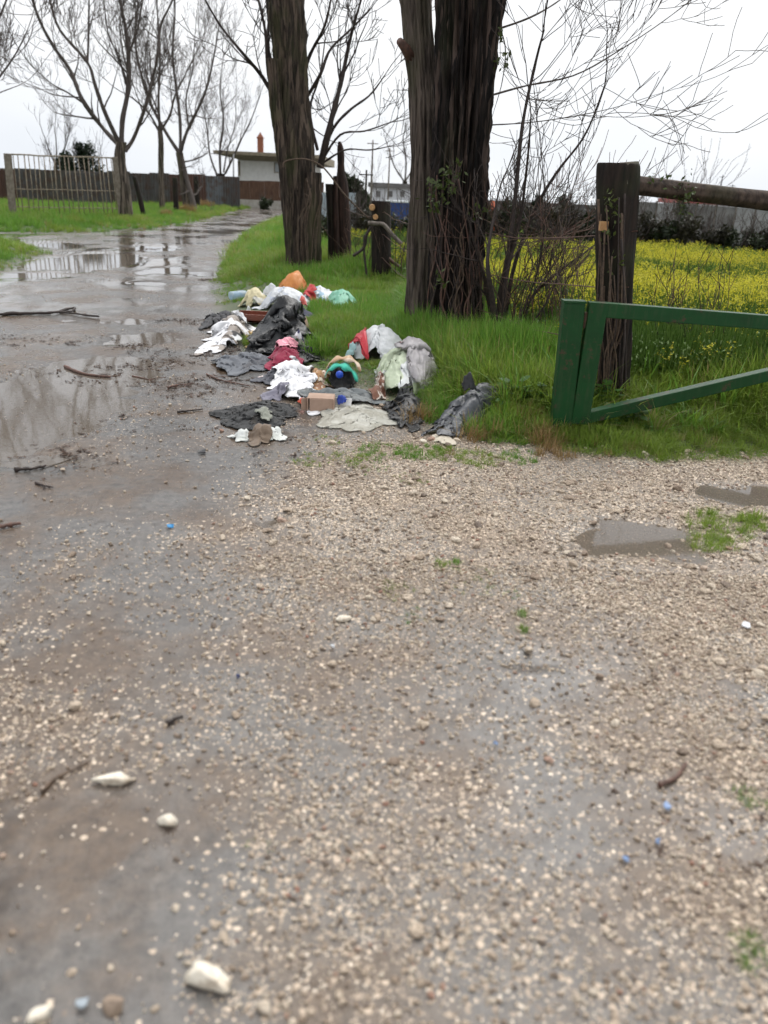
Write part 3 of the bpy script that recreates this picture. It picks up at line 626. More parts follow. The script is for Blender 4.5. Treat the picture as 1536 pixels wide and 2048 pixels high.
# ------------------------------------------------------------------ stump, broken posts and the timber gate post
M_post_dark = M_wood('wet_black_timber', (.003, .0025, .002), (.026, .017, .013), (.022, .026, .009))
M_post_red = M_wood('rotten_red_timber', (.008, .005, .004), (.05, .026, .02))
M_post_grey = M_wood('weathered_grey_timber', (.09, .075, .065), (.22, .19, .165))
M_cut = M_plain('fresh_cut_wood', (.52, .30, .13), (.36, .19, .08), .7, 20)
def rough_post(px, rpx, base_y, mat, seed, lean=0, nseg=20, rings=40, furrow=.012, jag=.0, z=.1):
    B = G(px[0][0], base_y, z); y = B[1]; sc = mpp(y); P = [AT(a, b, y) for a, b in px]; P[0][2] = hz(B[0], y) - .2
    m = bark_trunk(P, [r_ * sc for r_ in rpx], nseg, rings, furrow, 5, 0, seed, 1.4, .1)
    return m, np.array([B[0], y, hz(B[0], y)]), sc
def solo_post(name, label, cat, px, rpx, base_y, mat, seed, group=None, **kw):
    m, b, sc = rough_post(px, rpx, base_y, mat, seed, **kw); o_ = m.obj(name, mat, None, True); origin_to(o_, b); return tag(o_, label, cat, group)
solo_post('broken_fence_post', 'tall splintered reddish black fence post with a pointed top', 'post', [(692, 548), (688, 470), (684, 380), (682, 340), (681, 300), (679, 283)], [13, 12, 11, 6, 5.5, 2], 545, M_post_red, 41)
solo_post('fence_post', 'squared grey black fence post leaning against the splintered post', 'post', [(668, 545), (664, 460), (660, 368)], [9, 8, 7.5], 545, M_post_dark, 42)
solo_post('fence_post', 'thin reddish stake between grey post and splintered post', 'post', [(677, 548), (672, 450), (671, 352)], [5, 5, 4], 546, M_post_red, 43)
m, b, sc = rough_post([(763, 572), (763, 480), (761, 402)], [18, 18, 17], 565, M_post_dark, 44)
e = thing('tree_stump', b, 'short sawn dark stump with orange cut scars and a bent grey branch', 'stump'); m.obj('trunk', M_post_dark, e, True)
yb = b[1]
for (px, py, s) in [(744, 415, .055), (751, 434, .05)]:
    m = MB(); p = AT(px, py, yb - .19); m.tube([p + [0, .1, 0], p + [0, -.02, 0]], [s, s * .8], 9); m.obj('cut_scar', M_cut, e)
m = MB(); vine(m, [(736, 446), (752, 447), (768, 450), (785, 470), (803, 488)], yb - .24, .035); m.obj('branch', M_post_grey, e, True)
m = MB(); vine(m, [(745, 450), (733, 470), (728, 495), (706, 512)], yb - .22, .025); m.obj('branch', M_twig, e, True)
m = MB(); vine(m, [(730, 470), (728, 500), (733, 545), (736, 572)], yb - .22, .02); m.obj('branch', M_twig, e, True)
m = MB(); vine(m, [(775, 515), (800, 535), (830, 555)], yb - .1, .03); m.obj('branch', M_twig_red, e, True)

m, b, sc = rough_post([(1222, 812), (1224, 700), (1228, 560), (1233, 440), (1236, 340), (1237, 327)], [34, 33, 33, 34, 34, 30], 803, M_post_dark, 45, nseg=44, rings=70, furrow=.018)
e = thing('timber_gate_post', b, 'stout black timber gate post wrapped in dry vines behind the green gate', 'post'); m.obj('post', M_post_dark, e, True)
yb = b[1]; sc = mpp(yb)
m = MB(); Pp = [AT(a, bb, yb + .02) for a, bb in ((1237, 327), (1236, 372))]; m.tube([Pp[0] + [0, 0, .004], Pp[1]], [33.5 * sc, 36 * sc], 24); m.obj('post_cap', M_wood('pale_grey_timber', (.06, .05, .042), (.16, .135, .11), (.075, .08, .05)), e, True, .01)
m = MB(); p = AT(1207, 452, yb - .14); m.box(p, (.05, .06, .06)); m.obj('cut_scar', M_cut, e)
for q in range(22):
    v = MB(); x0 = random.uniform(1192, 1256); x1 = x0 + random.uniform(-22, 14) - 8; dd = -.17 + .10 * ((x0 - 1226) / 34) ** 2
    vine(v, [(x0, random.uniform(385, 620)), (x0 + random.uniform(-10, 10), 640), (x1 + random.uniform(-10, 10), 720), (x1, 805)], yb + dd - random.uniform(0, .05), random.uniform(.004, .009), .02); v.obj('vine', random.choice([M_vine, M_twig, M_vine]), e, True)
m = MB(); rg = np.random.default_rng(5)
for (px, py, r_, n) in [(1232, 420, .07, 22), (1220, 400, .05, 14), (1232, 520, .06, 14), (1215, 470, .05, 10)]: leafy(m, AT(px, py, yb - .19), r_, n, .022, rg, 1.6)
m.obj('ivy', M_ivy, e)
# log rail from this post, second post beyond
y2 = yb + .5
PA = AT(1252, 368, yb - .02); PB = AT(1545, 402, yb + .25); PC = PB + (PB - PA) * .55
e2 = thing('log_rail', PA, 'round brown log laid as a rail on the timber post', 'log'); t = np.linspace(0, 1, 14)[:, None]; cc = PA + (PC - PA) * t; cc[:, 2] += .012 * np.sin(t[:, 0] * 9)
m = bark_trunk([(0, 0, 0), (0, 0, .4), (0, 0, .8), (0, 0, 1.2)], [.062, .060, .066, .062], 28, 40, .008, 5, 0, 8); vv = np.concatenate(m.v); Lr = np.linalg.norm(PC - PA)
d = (PC - PA) / Lr; u = np.cross([0, 1, 0], d); u /= np.linalg.norm(u); w_ = np.cross(d, u); vv = PA + vv[:, :1] * u + vv[:, 1:2] * w_ + vv[:, 2:] / 1.2 * Lr * d
mm = MB(); mm.add(vv, m.f + [tuple(reversed(range(28)))]); mm.obj('log', M_wood('brown_log', (.02, .014, .011), (.075, .053, .04), (.035, .038, .015), stretch=.6), e2, True)
m = MB(); rg = np.random.default_rng(8)
for (px, py, r_, n) in [(1300, 365, .05, 16), (1372, 372, .09, 40), (1378, 405, .08, 26), (1330, 372, .06, 14)]: leafy(m, AT(px, py, yb - .02), r_, n, .02, rg, 1.5)
m.obj('ivy', M_ivy, e2)
bx_, by_ = PC[0] - .1, PC[1]; m = bark_trunk([(bx_, by_, hz(bx_, by_) - .2), (bx_, by_, .8), (bx_, by_, PC[2] + .04)], [.14, .13, .12], 20, 30, .012, 5, 0, 4)
o_ = m.obj('timber_gate_post', M_post_dark, None, True); origin_to(o_, (bx_, by_, hz(bx_, by_))); tag(o_, 'black timber post carrying the far end of the log rail', 'post')

WP = [G(640, 532, .1), G(690, 545, .1), G(763, 566, .1), G(870, 650, .1), G(1212, 803, .1)]
for q in range(len(WP)): WP[q] = WP[q] + np.array([0, -.15, 0])
e = thing('wire_fence', (WP[2][0], WP[2][1], .1), 'sagging rusty fence wires strung between poplars, stump and timber post', 'fence')
for hgt in (.42, .78, 1.12):
    m = MB(); P = []
    for a, b in zip(WP[:-1], WP[1:]):
        for t in np.linspace(0, 1, 9)[:-1]: p = a + (b - a) * t; P.append((p[0], p[1], .1 + hgt * (1 if b is not WP[-1] else 1 + .1 * t) - .10 * 4 * t * (1 - t) * random.uniform(.8, 1.1)))
    P.append((WP[-1][0], WP[-1][1], .1 + hgt * 1.1)); m.tube(P, .004, 4); m.obj('wire', M_twig_red, e)
# ------------------------------------------------------------------ green steel gate
k = NM('green_gate_paint'); co = k.coord(); n1 = k.noise(6, co, 6, .6)
gc = k.mix(k.ramp(n1, [(.4, (0, 0, 0)), (.7, (1, 1, 1))]), (.0015, .052, .0095), (.003, .038, .008)); gc = k.mix(k.ramp(k.noise(11, co, 7, .75), [(.57, (0, 0, 0)), (.63, (.9, .9, .9))]), gc, (.055, .036, .02)); gc = k.mix(k.ramp(k.noise(30, k.coord('Object', (1, 1, .15)), 5, .7), [(.5, (0, 0, 0)), (.75, (.5, .5, .5))]), gc, (.045, .06, .03))
M_green = k.done(k.pbsdf(Base__Color=gc, Roughness=.5, Normal=k.bump(k.noise(60, co, 3), .15, .004), **{'Specular__IOR__Level': .3}))
M_rust_edge = M_plain('rusted_steel', (.13, .075, .045), (.06, .035, .022), .7, 25)
B = G(1122, 850, .08); yg = B[1]; sc = mpp(yg)
e = thing('gate_hinge_post', (B[0], yg, hz(B[0], yg)), 'green painted square steel post leaning beside the green gate leaf', 'post')
m = MB(); a = AT(1121, 860, yg); a[2] = hz(B[0], yg) - .15; b = AT(1147, 604, yg); m.beam(a, b, 38 * sc, .10, (0, 1, 0)); m.obj('post', M_green, e, bevel=.006)
m = MB(); m.beam(b + [0, 0, -.002], b + [0, 0, .012], .145, .112, (0, 1, 0)); m.obj('cap_plate', M_green, e)
for (px, py) in ((1171, 640), (1146, 800)):
    m = MB(); p = AT(px, py, yg - .01); m.tube([p + [0, 0, -.05], p + [0, 0, .05]], [.018, .018], 10); m.box(p, (.09, .02, .05)); m.obj('hinge', M_rust_edge, e)
e = thing('green_steel_gate', AT(1160, 842, yg - .02), 'open green painted steel gate leaf with diagonal brace standing in tall grass', 'gate')
yy = yg - .02
m = MB(); m.beam(AT(1158, 846, yy), AT(1196, 604, yy), 33 * sc, .08, (0, 1, 0)); m.obj('stile', M_green, e, bevel=.005)
A_, B_ = AT(1204, 619, yy + .003), AT(1560, 646, yy + .25); E_ = B_ + (B_ - A_) * .7
m = MB(); m.beam(A_, E_, .08, 26 * sc, (0, 0, 1)); m.obj('top_rail', M_green, e, bevel=.005)
A2, B2 = AT(1163, 836, yy + .003), AT(1540, 748, yy + .25); E2 = B2 + (B2 - A2) * .7
m = MB(); m.beam(A2, E2, .075, 22 * sc, (0, 0, 1)); m.obj('diagonal_brace', M_green, e, bevel=.005)
m = MB(); m.beam(E_ + [0, 0, -.03], (E_[0] - .02, E_[1], hz(E_[0], E_[1]) - .02), .09, .08, (0, 1, 0)); m.obj('stile', M_green, e, bevel=.005)

# ------------------------------------------------------------------ sheet metal fence, left
def M_sheet(name, a, b, rust=None):
    k = NM(name); co = k.coord('Object'); n1 = k.noise(1.4, k.coord('Object', (1, 1, .35)), 6, .65); c = k.ramp(n1, [(.36, a), (.66, b)])
    if rust: c = k.mix(k.ramp(k.noise(2.4, co, 6, .7), [(.46, (0, 0, 0)), (.6, (1, 1, 1))]), c, rust)
    return k.done(k.pbsdf(Base__Color=c, Roughness=.55, Metallic=.25, Normal=k.bump(n1, .2, .01)))
SH = [M_sheet('grey_galvanised_sheet', (.045, .045, .044), (.085, .084, .082), (.055, .035, .026)), M_sheet('rusty_sheet', (.05, .024, .016), (.095, .042, .027)), M_sheet('dull_green_sheet', (.042, .042, .036), (.075, .072, .062), (.055, .033, .022)), M_sheet('blue_grey_sheet', (.08, .088, .095), (.12, .13, .14), (.07, .045, .032))]
FA = G(-40, 418); FB = G(472, 408); FB[1] = min(FB[1], 62); fa_y = FA[1] + 4
pA = AT(-330, 322, fa_y - 3); pB = AT(478, 352, 60.)
nsh = 17
e = thing('sheet_metal_fence', (pA[0], pA[1], .05), 'tall fence of rusty and grey corrugated sheets behind the bare trees', 'fence')
pick = [1, 0, 1, 2, 1, 1, 0, 2, 0, 0, 2, 0, 0, 1, 1, 3, 0]
rails = MB()
for i in range(nsh):
    t0, t1 = i / nsh, (i + 1) / nsh; a = pA + (pB - pA) * t0; b = pA + (pB - pA) * t1; nn = 26; V = []
    off = .05 * random.uniform(-1, 1); top = random.uniform(-.08, .06)
    nrm = np.array([-(pB - pA)[1], (pB - pA)[0]]); nrm /= np.linalg.norm(nrm)
    for j in range(nn + 1):
        q = a + (b - a) * (j / nn * 1.03); dd = .03 * math.sin(j * 2 * math.pi / 3.7) + off
        V += [(q[0] + nrm[0] * dd, q[1] + nrm[1] * dd, -.1), (q[0] + nrm[0] * dd, q[1] + nrm[1] * dd, q[2] + top)]
    m = MB(); m.add(V, [(2 * j, 2 * j + 2, 2 * j + 3, 2 * j + 1) for j in range(nn)]); m.obj('sheet', SH[pick[i % len(pick)]], e)
m = MB(); m.beam(pA + [0, .14, -.1], pB + [0, .14, -.1], .06, .1); m.obj('rail', M_post_grey, e)

# stakes leaning along that fence
GS = 'dark stakes along the sheet metal fence'
for i, (x0, y0_, x1, y1, r_, lb) in enumerate([(262, 440, 248, 350, 5, 'dark leaning stake touching the forked tree by the barred gate'), (290, 436, 268, 352, 4.5, 'dark stake leaning away from the forked tree trunk'), (353, 428, 349, 355, 5, 'thick dark stake beside the twin legged tree'), (395, 418, 392, 352, 5, 'dark stake behind the twin legged tree'),
                                             (429, 410, 426, 362, 4, 'short dark stake below the stubby pollard'), (443, 409, 441, 365, 3.5, 'short dark stake against the blue grey sheet'), (458, 407, 456, 364, 3.5, 'short dark stake at the far end of the sheets'), (481, 408, 480, 376, 3.5, 'shortest dark stake before the brown wall')]):
    solo_post('wooden_stake', lb, 'stake', [(x0, y0_), ((x0 + x1) / 2, (y0_ + y1) / 2), (x1, y1)], [r_, r_ * .95, r_ * .85], y0_, M_post_dark, 60 + i, GS, nseg=10, rings=12, furrow=.01)

# ------------------------------------------------------------------ barred iron gate, left
M_bar = M_plain('pale_weathered_iron', (.32, .28, .21), (.17, .12, .08), .7, 14)
M_cpost = M_plain('weathered_pale_post', (.25, .215, .175), (.14, .115, .09), .85, 9)
bl = G(27, 437, .1); br = G(246, 440, .1)
yl, yr = bl[1], br[1]
e = thing('barred_iron_gate', (bl + br) / 2, 'tall rusty barred gate of thin upright rods between two pale posts', 'gate')
for (a, b, yv, wpx) in (((27, 440), (15, 307), yl, 10), ((246, 443), (231, 314), yr, 10)):
    m = MB(); A_, B_ = AT(*a, yv), AT(*b, yv); A_[2] = hz(A_[0], yv) - .1; m.beam(A_, B_, wpx * mpp(yv), wpx * mpp(yv), (0, 1, 0)); m.obj('post', M_cpost, e, bevel=.015)
def gp(u, v):
    a = AT(27 + (15 - 27) * v, 437 + (307 - 437) * v, yl); b = AT(246 + (231 - 246) * v, 440 + (314 - 440) * v, yr); return a + (b - a) * u
for v_, r_ in ((.985, .028), (.46, .018), (.18, .018), (.02, .022)):
    m = MB(); m.tube([gp(u, v_ + random.uniform(-.006, .006)) for u in np.linspace(0, 1, 12)], r_, 6); m.obj('rail', M_bar, e, True)
for i in range(21):
    u = (i + 1) / 22 + random.uniform(-.006, .006); lo = .0 if random.random() > .25 else .16
    m = MB(); m.tube([gp(u, lo), gp(u + random.uniform(-.008, .008), .5), gp(u + random.uniform(-.006, .006), .99)], random.uniform(.014, .022), 5); m.obj('bar', M_bar, e, True)

# ------------------------------------------------------------------ house and wall at the end of the road
M_render = M_plain('white_render', (.80, .80, .78), (.70, .70, .68), .8, 3, bump=.05)
M_slab = M_plain('stained_concrete_slab', (.30, .26, .19), (.19, .16, .11), .85, 4, bump=.1)
M_brick = M_plain('terracotta_brick', (.30, .11, .06), (.2, .08, .045), .8, 30)
yh = 74.
e = thing('white_house', (AT(515, 400, yh)[0], yh, .05), 'white rendered house with deep flat eaves and a brick chimney', 'house')
def front_box(x0, x1, yt, yb_, y, depth, nm, mat, zb=None, par=None):
    a = AT(x0, (yt + yb_) / 2, y); b = AT(x1, (yt + yb_) / 2, y); zt = AT((x0 + x1) / 2, yt, y)[2]; z0 = AT((x0 + x1) / 2, yb_, y)[2] if zb is None else zb
    m = MB(); m.box(((a[0] + b[0]) / 2, y + depth / 2, (zt + z0) / 2), (b[0] - a[0], depth, zt - z0)); return m.obj(nm, mat, par if par is not None else e)
front_box(476, 622, 318, 400, yh, 9, 'wall', M_render, 0)
m = MB()
a, b = AT(426, 309, yh - 2.4), AT(645, 319, yh - 2.4); zt = (a[2] + b[2]) / 2 + .35
m.add([(a[0], yh - 2.4, zt - .02), (b[0], yh - 2.4, zt - .02), (b[0], yh + 11, zt), (a[0], yh + 11, zt), (a[0] + .05, yh - 2.4, zt - .28), (b[0], yh - 2.4, zt - .28), (b[0], yh - .1, zt - .62), (a[0] + 2, yh - .1, zt - .62), (b[0], yh + 11, zt - .6), (a[0] + 2, yh + 11, zt - .6)],
      [(0, 1, 2, 3), (0, 4, 5, 1), (4, 7, 6, 5), (7, 9, 8, 6), (3, 2, 8, 9), (0, 3, 9, 7, 4), (1, 5, 6, 8, 2)]); rf = m.obj('roof', M_slab, e)
m = MB(); p = AT(521, 300, yh + 2); m.box((p[0], yh + 2, zt + .6), (.46, .46, 1.3)); m.box((p[0], yh + 2, zt + 1.28), (.58, .58, .08)); m.add([(p[0] - .25, yh + 1.75, zt + 1.32), (p[0] + .25, yh + 1.75, zt + 1.32), (p[0] + .25, yh + 2.25, zt + 1.32), (p[0] - .25, yh + 2.25, zt + 1.32), (p[0], yh + 2, zt + 1.75)], [(0, 1, 4), (1, 2, 4), (2, 3, 4), (3, 0, 4), (0, 3, 2, 1)]); m.obj('chimney', M_brick, e)
for (x0, x1, yt, yb_) in ((548, 566, 325, 346), (476, 480, 322, 352)):
    wn = front_box(x0, x1, yt, yb_, yh - .06, .1, 'window', M_slab); front_box(x0 + 2, x1 - 2, yt + 2, yb_ - 2, yh - .10, .05, 'pane', M_plain('dim_glass', (.35, .38, .4), (.3, .33, .35), .1, 3), None, wn)
M_reed = M_wood('brown_reed_screen', (.055, .03, .02), (.125, .07, .045), scale=3)
yw = 66.
e = thing('brown_wall', (AT(540, 405, yw)[0], yw, .05), 'brown screened garden wall on a pale plinth below the white house', 'wall')
x_ = 470
while x_ < 640:
    o_ = front_box(x_, x_ + 29.2, 361 + (x_ - 470) * .02, 402 + (x_ - 470) * .035, yw, .08, 'panel', M_reed); x_ += 29.6
front_box(470, 650, 402, 412, yw - .1, .3, 'plinth', M_plain('pale_plinth', (.42, .40, .36), (.3, .28, .24), .85, 5), 0)
m = MB(); p = AT(467, 308, 64.); p0 = AT(467, 408, 64.); m.tube([(p0[0], 64, 0), (p[0], 64, p[2])], [.07, .05], 8); o_ = m.obj('street_pole', M_plain('grey_pole', (.3, .3, .3), (.2, .2, .2)), None, True); origin_to(o_, (p0[0], 64, .05)); tag(o_, 'thin grey pole before the eaves of the white house', 'pole')

# ------------------------------------------------------------------ far things beyond the field
M_pale_roof = M_plain('pale_sheet_roof', (.62, .65, .68), (.5, .53, .56), .6, 2, bump=.05)
M_dim_wall = M_plain('dull_grey_wall', (.19, .185, .18), (.10, .098, .095), .8, 2)
M_white_far = M_plain('white_far_wall', (.7, .72, .74), (.55, .57, .6), .7, 3, bump=.05)
M_blue_tarp = M_plain('blue_sheet', (.02, .06, .24), (.015, .045, .18), .5, 5)
yb = 68.
e = thing('long_shed', (AT(1080, 400, yb)[0], yb, .05), 'long low shed with pale sheet roof beyond the yellow field', 'shed')
front_box(975, 1200, 402, 420, yb, 12, 'wall', M_dim_wall, 0)
a, b = AT(970, 402, yb - .4), AT(1205, 408, yb - .4); zc = (a[2] + b[2]) / 2; zr = AT(1080, 379, yb + 6)[2]
m = MB(); m.add([(a[0], yb - .4, zc), (b[0], yb - .4, zc), (b[0], yb + 6, zr), (a[0], yb + 6, zr), (b[0], yb + 12.4, zc), (a[0], yb + 12.4, zc), (a[0], yb + 6, zc - .1), (b[0], yb + 6, zc - .1)], [(0, 1, 2, 3), (3, 2, 4, 5), (0, 3, 5, 6), (1, 7, 4, 2), (0, 6, 7, 1), (5, 4, 7, 6)]); m.obj('roof', M_pale_roof, e)
yb = 60.
e = thing('white_outbuilding', (AT(785, 400, yb)[0], yb, .05), 'small white outbuilding with flat grey roof seen between the poplars', 'building')
front_box(740, 850, 376, 400, yb, 6, 'wall', M_white_far, 0); front_box(736, 856, 367, 376, yb - .3, 7, 'roof', M_dim_wall)
for x_ in (752, 776, 800): front_box(x_, x_ + 9, 382, 394, yb - .05, .1, 'window', M_dim_wall)
yb = 33.
e = thing('blue_skip', (AT(796, 420, yb)[0], yb, .05), 'blue steel container standing behind the sawn stump', 'container')
front_box(773, 834, 405, 440, yb, 1.6, 'body', M_blue_tarp, 0); front_box(770, 838, 402, 405.5, yb - .06, 1.72, 'rim', M_white_far)
yb = 34.
e = thing('grey_panel_wall', (AT(1420, 440, yb)[0], yb, .05), 'long grey panelled wall beyond the right side of the yellow field', 'wall')
x_ = 1272
while x_ < 1800:
    front_box(x_, x_ + 37, 404 + (x_ - 1272) * .06, 470, yb, .1, 'panel', random.choice([M_dim_wall, M_dim_wall, M_plain('pale_grey_panel', (.28, .28, .28), (.2, .2, .2), .7, 3)]), -.05)
    front_box(x_ + 37.2, x_ + 39.2, 402 + (x_ - 1272) * .06, 470, yb - .03, .14, 'post', M_post_grey, -.05); x_ += 39.5
yb = 75.
e = thing('red_roofed_shed', (AT(1480, 420, yb)[0], yb, .05), 'distant shed with dull red roof behind the grey panel wall', 'shed')
front_box(1380, 1620, 412, 440, yb, 8, 'wall', M_white_far, 0); front_box(1375, 1625, 402, 412, yb - .3, 8.6, 'roof', M_plain('dull_red_roof', (.33, .09, .08), (.22, .06, .05), .7, 3))
yb = 31.
for (x0, x1, nm, lb) in ((640, 657, 'metal_sheet', 'pale blue grey metal sheet upright behind the grey black post'), (694, 712, 'metal_sheet', 'narrow pale blue sheet upright right of the splintered post')):
    e = thing(nm, (AT((x0 + x1) / 2, 430, yb)[0], yb, .05), lb, 'sheet')
    V = []; a, b = AT(x0, 385, yb), AT(x1, 385, yb)
    for j in range(17):
        xx = a[0] + (b[0] - a[0]) * j / 16; V += [(xx, yb + .02 * math.sin(j * 1.6), -.05), (xx, yb + .02 * math.sin(j * 1.6), a[2])]
    m = MB(); m.add(V, [(2 * j, 2 * j + 2, 2 * j + 3, 2 * j + 1) for j in range(16)]); m.obj('sheet', M_plain('pale_blue_sheet', (.42, .47, .53), (.3, .34, .38), .5, 3), e)
    m = MB(); m.beam((a[0], yb + .06, a[2] - .1), (b[0], yb + .06, a[2] - .1), .05, .05); m.obj('batten', M_post_grey, e)
for i, (x0, yt, yv, r_, lb, mt) in enumerate([(746, 280, 40., .05, 'tall pale utility pole behind the sawn stump', M_post_grey), (780, 296, 48., .05, 'slim pale pole beside the small bare field tree', M_post_grey), (733, 340, 30., .05, 'short dark pole left of the tall pale utility pole', M_post_dark),
                                          (1446, 350, 70., .06, 'thin dark aerial mast above the red roofed shed', M_post_dark), (1466, 368, 70., .05, 'thin mast standing right of the dark aerial mast', M_post_dark)]):
    p = AT(x0, yt, yv); m = MB(); m.tube([(p[0], yv, -.1), (p[0], yv, p[2] * .5), (p[0], yv, p[2])], [r_, r_ * .9, r_ * .6], 8); m.tube([(p[0] - .25, yv, p[2] - .15), (p[0] + .25, yv, p[2] - .15)], [.02, .02], 5)
    o_ = m.obj('utility_pole', mt, None, True); origin_to(o_, (p[0], yv, .05)); tag(o_, lb, 'pole', 'distant poles')
# small trees and bushes beyond
bare_tree('bare_tree', 'small bare tree standing alone beyond the field between the poplars', (806, 408), [(806, 410), (808, 385), (810, 362)], [7, 6, 5.5], [([(810, 365), (790, 335), (778, 300), (770, 275)], 3, 1), ([(810, 364), (812, 320), (806, 280), (810, 262)], 3.5, 1), ([(811, 362), (830, 330), (842, 295), (850, 268)], 3, 1)], 51, M_bark_dark, M_twig_far, None, 1.6, 1.0, 2, .05)
bare_tree('bare_tree', 'hazy little bare tree rising behind the sheet metal fence', (112, 405), [(112, 407), (110, 360), (112, 325)], [6, 5, 4.5], [([(111, 330), (98, 300), (90, 275)], 3, 1), ([(112, 326), (113, 295), (110, 262)], 3, 1), ([(113, 327), (128, 300), (135, 280)], 3, 1)], 52, M_bark_grey, M_twig_far, None, 1.8, 1.0, 2, .05, yfix=56.)
M_ever = M_leaf('evergreen_leaf', (.010, .022, .008), (.022, .042, .014), trans=.15)
M_bram = M_leaf('bramble_leaf', (.020, .020, .010), (.05, .046, .022), trans=.2)
M_bram2 = M_leaf('hedge_leaf', (.016, .026, .009), (.04, .055, .018), trans=.2)
def bush(name, label, px, py_top, wpx, y, mat, seed, cat='bush', group=None, n=1500, size=.09, tall=1.0, lobes=14, tmin=0.0):
    rg = np.random.default_rng(seed); top = AT(px, py_top, y)[2]; w_ = wpx * mpp(y); x0 = AT(px, py_top, y)[0]
    e = thing(name, (x0, y, .05), label, cat, group)
    m = MB()
    for i in range(lobes):
        t = tmin + (1 - tmin) * (i + rg.random()) / lobes; hw = w_ * .5 * (1 - tall * .55 * (t - tmin) / (1 - tmin))
        c = np.array([x0 + rg.uniform(-1, 1) * hw * .8, y + rg.uniform(-1, 1) * min(hw, .9) * .8, .1 + t * (top - .35)])
        leafy(m, c, max(.22, hw * (.38 if tmin == 0 else .75)), n // lobes, size, rg, 1.1)
    m.obj('foliage', mat, e)
    m = MB()
    for i in range(9):
        q = np.array([x0 + rg.uniform(-.3, .3) * w_, y, 0]); grow(m, q, np.array([rg.uniform(-.4, .4), rg.uniform(-.3, .3), 1.]), top * rg.uniform(.5, .8), .025, 2, rg, .45, .2, (2, 4), .006)
    m.obj('stems', M_twig_far, e); return e
bush('evergreen_tree', 'dense dark evergreen behind the barred iron gate and the metal fence', 168, 282, 60, 56., M_ever, 71, 'tree', None, 2600, .11, 1.15, 34, .35)
bush('evergreen_tree', 'ragged dark shrub left of the dense evergreen behind the fence', 128, 300, 40, 55., M_ever, 72, 'tree', None, 1200, .13, .9, 20, .35)
bush('round_bush', 'rounded olive green bush behind the splintered post', 708, 346, 62, 52., M_bram2, 73, 'bush', None, 2200, .16, .6, 20)
bush('conifer', 'dark pointed conifer in front of the long pale shed', 1082, 384, 34, 40., M_ever, 74, 'tree', None, 1100, .1, 1.2)
bush('conifer', 'second dark conifer closer to the timber gate post', 1132, 386, 32, 40., M_ever, 75, 'tree', None, 1000, .1, 1.2)
bush('ivy_bush', 'leafy green bush rising through the log rail', 1378, 352, 40, 27., M_bram2, 76, 'bush', None, 900, .07, .7)
bush('wall_shrub', 'small green shrub at the foot of the brown wall', 532, 392, 26, 63., M_bram2, 77, 'bush', None, 500, .14, .6)
HB = [(655, 440), (700, 425), (742, 430), (800, 436), (850, 425), (1000, 415), (1045, 408), (1090, 420), (1140, 415), (1185, 418), (1240, 420), (1290, 430), (1335, 448), (1380, 440), (1430, 458), (1485, 462), (1540, 468), (1600, 470), (1680, 475)]
for i, (px, pt) in enumerate(HB):
    bp = G(px, 497 + (px - 660) * .048); bush('bramble_bush', 'tangled brown bramble clump in the hedge along the far field edge', px, pt - 14, 72, bp[1] + .6, M_bram if i % 3 else M_bram2, 100 + i, 'bush', 'bramble clumps along the field edge', 1700, .07, .2, 18)
m = MB(); p = G(986, 510); p2 = AT(986, 402, p[1]); m.tube([(p[0], p[1], -.05), (p2[0], p[1], p2[2])], [.05, .05], 8); o_ = m.obj('marker_post', M_plain('orange_paint', (.62, .13, .04), (.45, .09, .03), .6), None, True)
origin_to(o_, (p[0], p[1], .05)); tag(o_, 'orange painted marker post beyond the field beside the massive poplar', 'post')

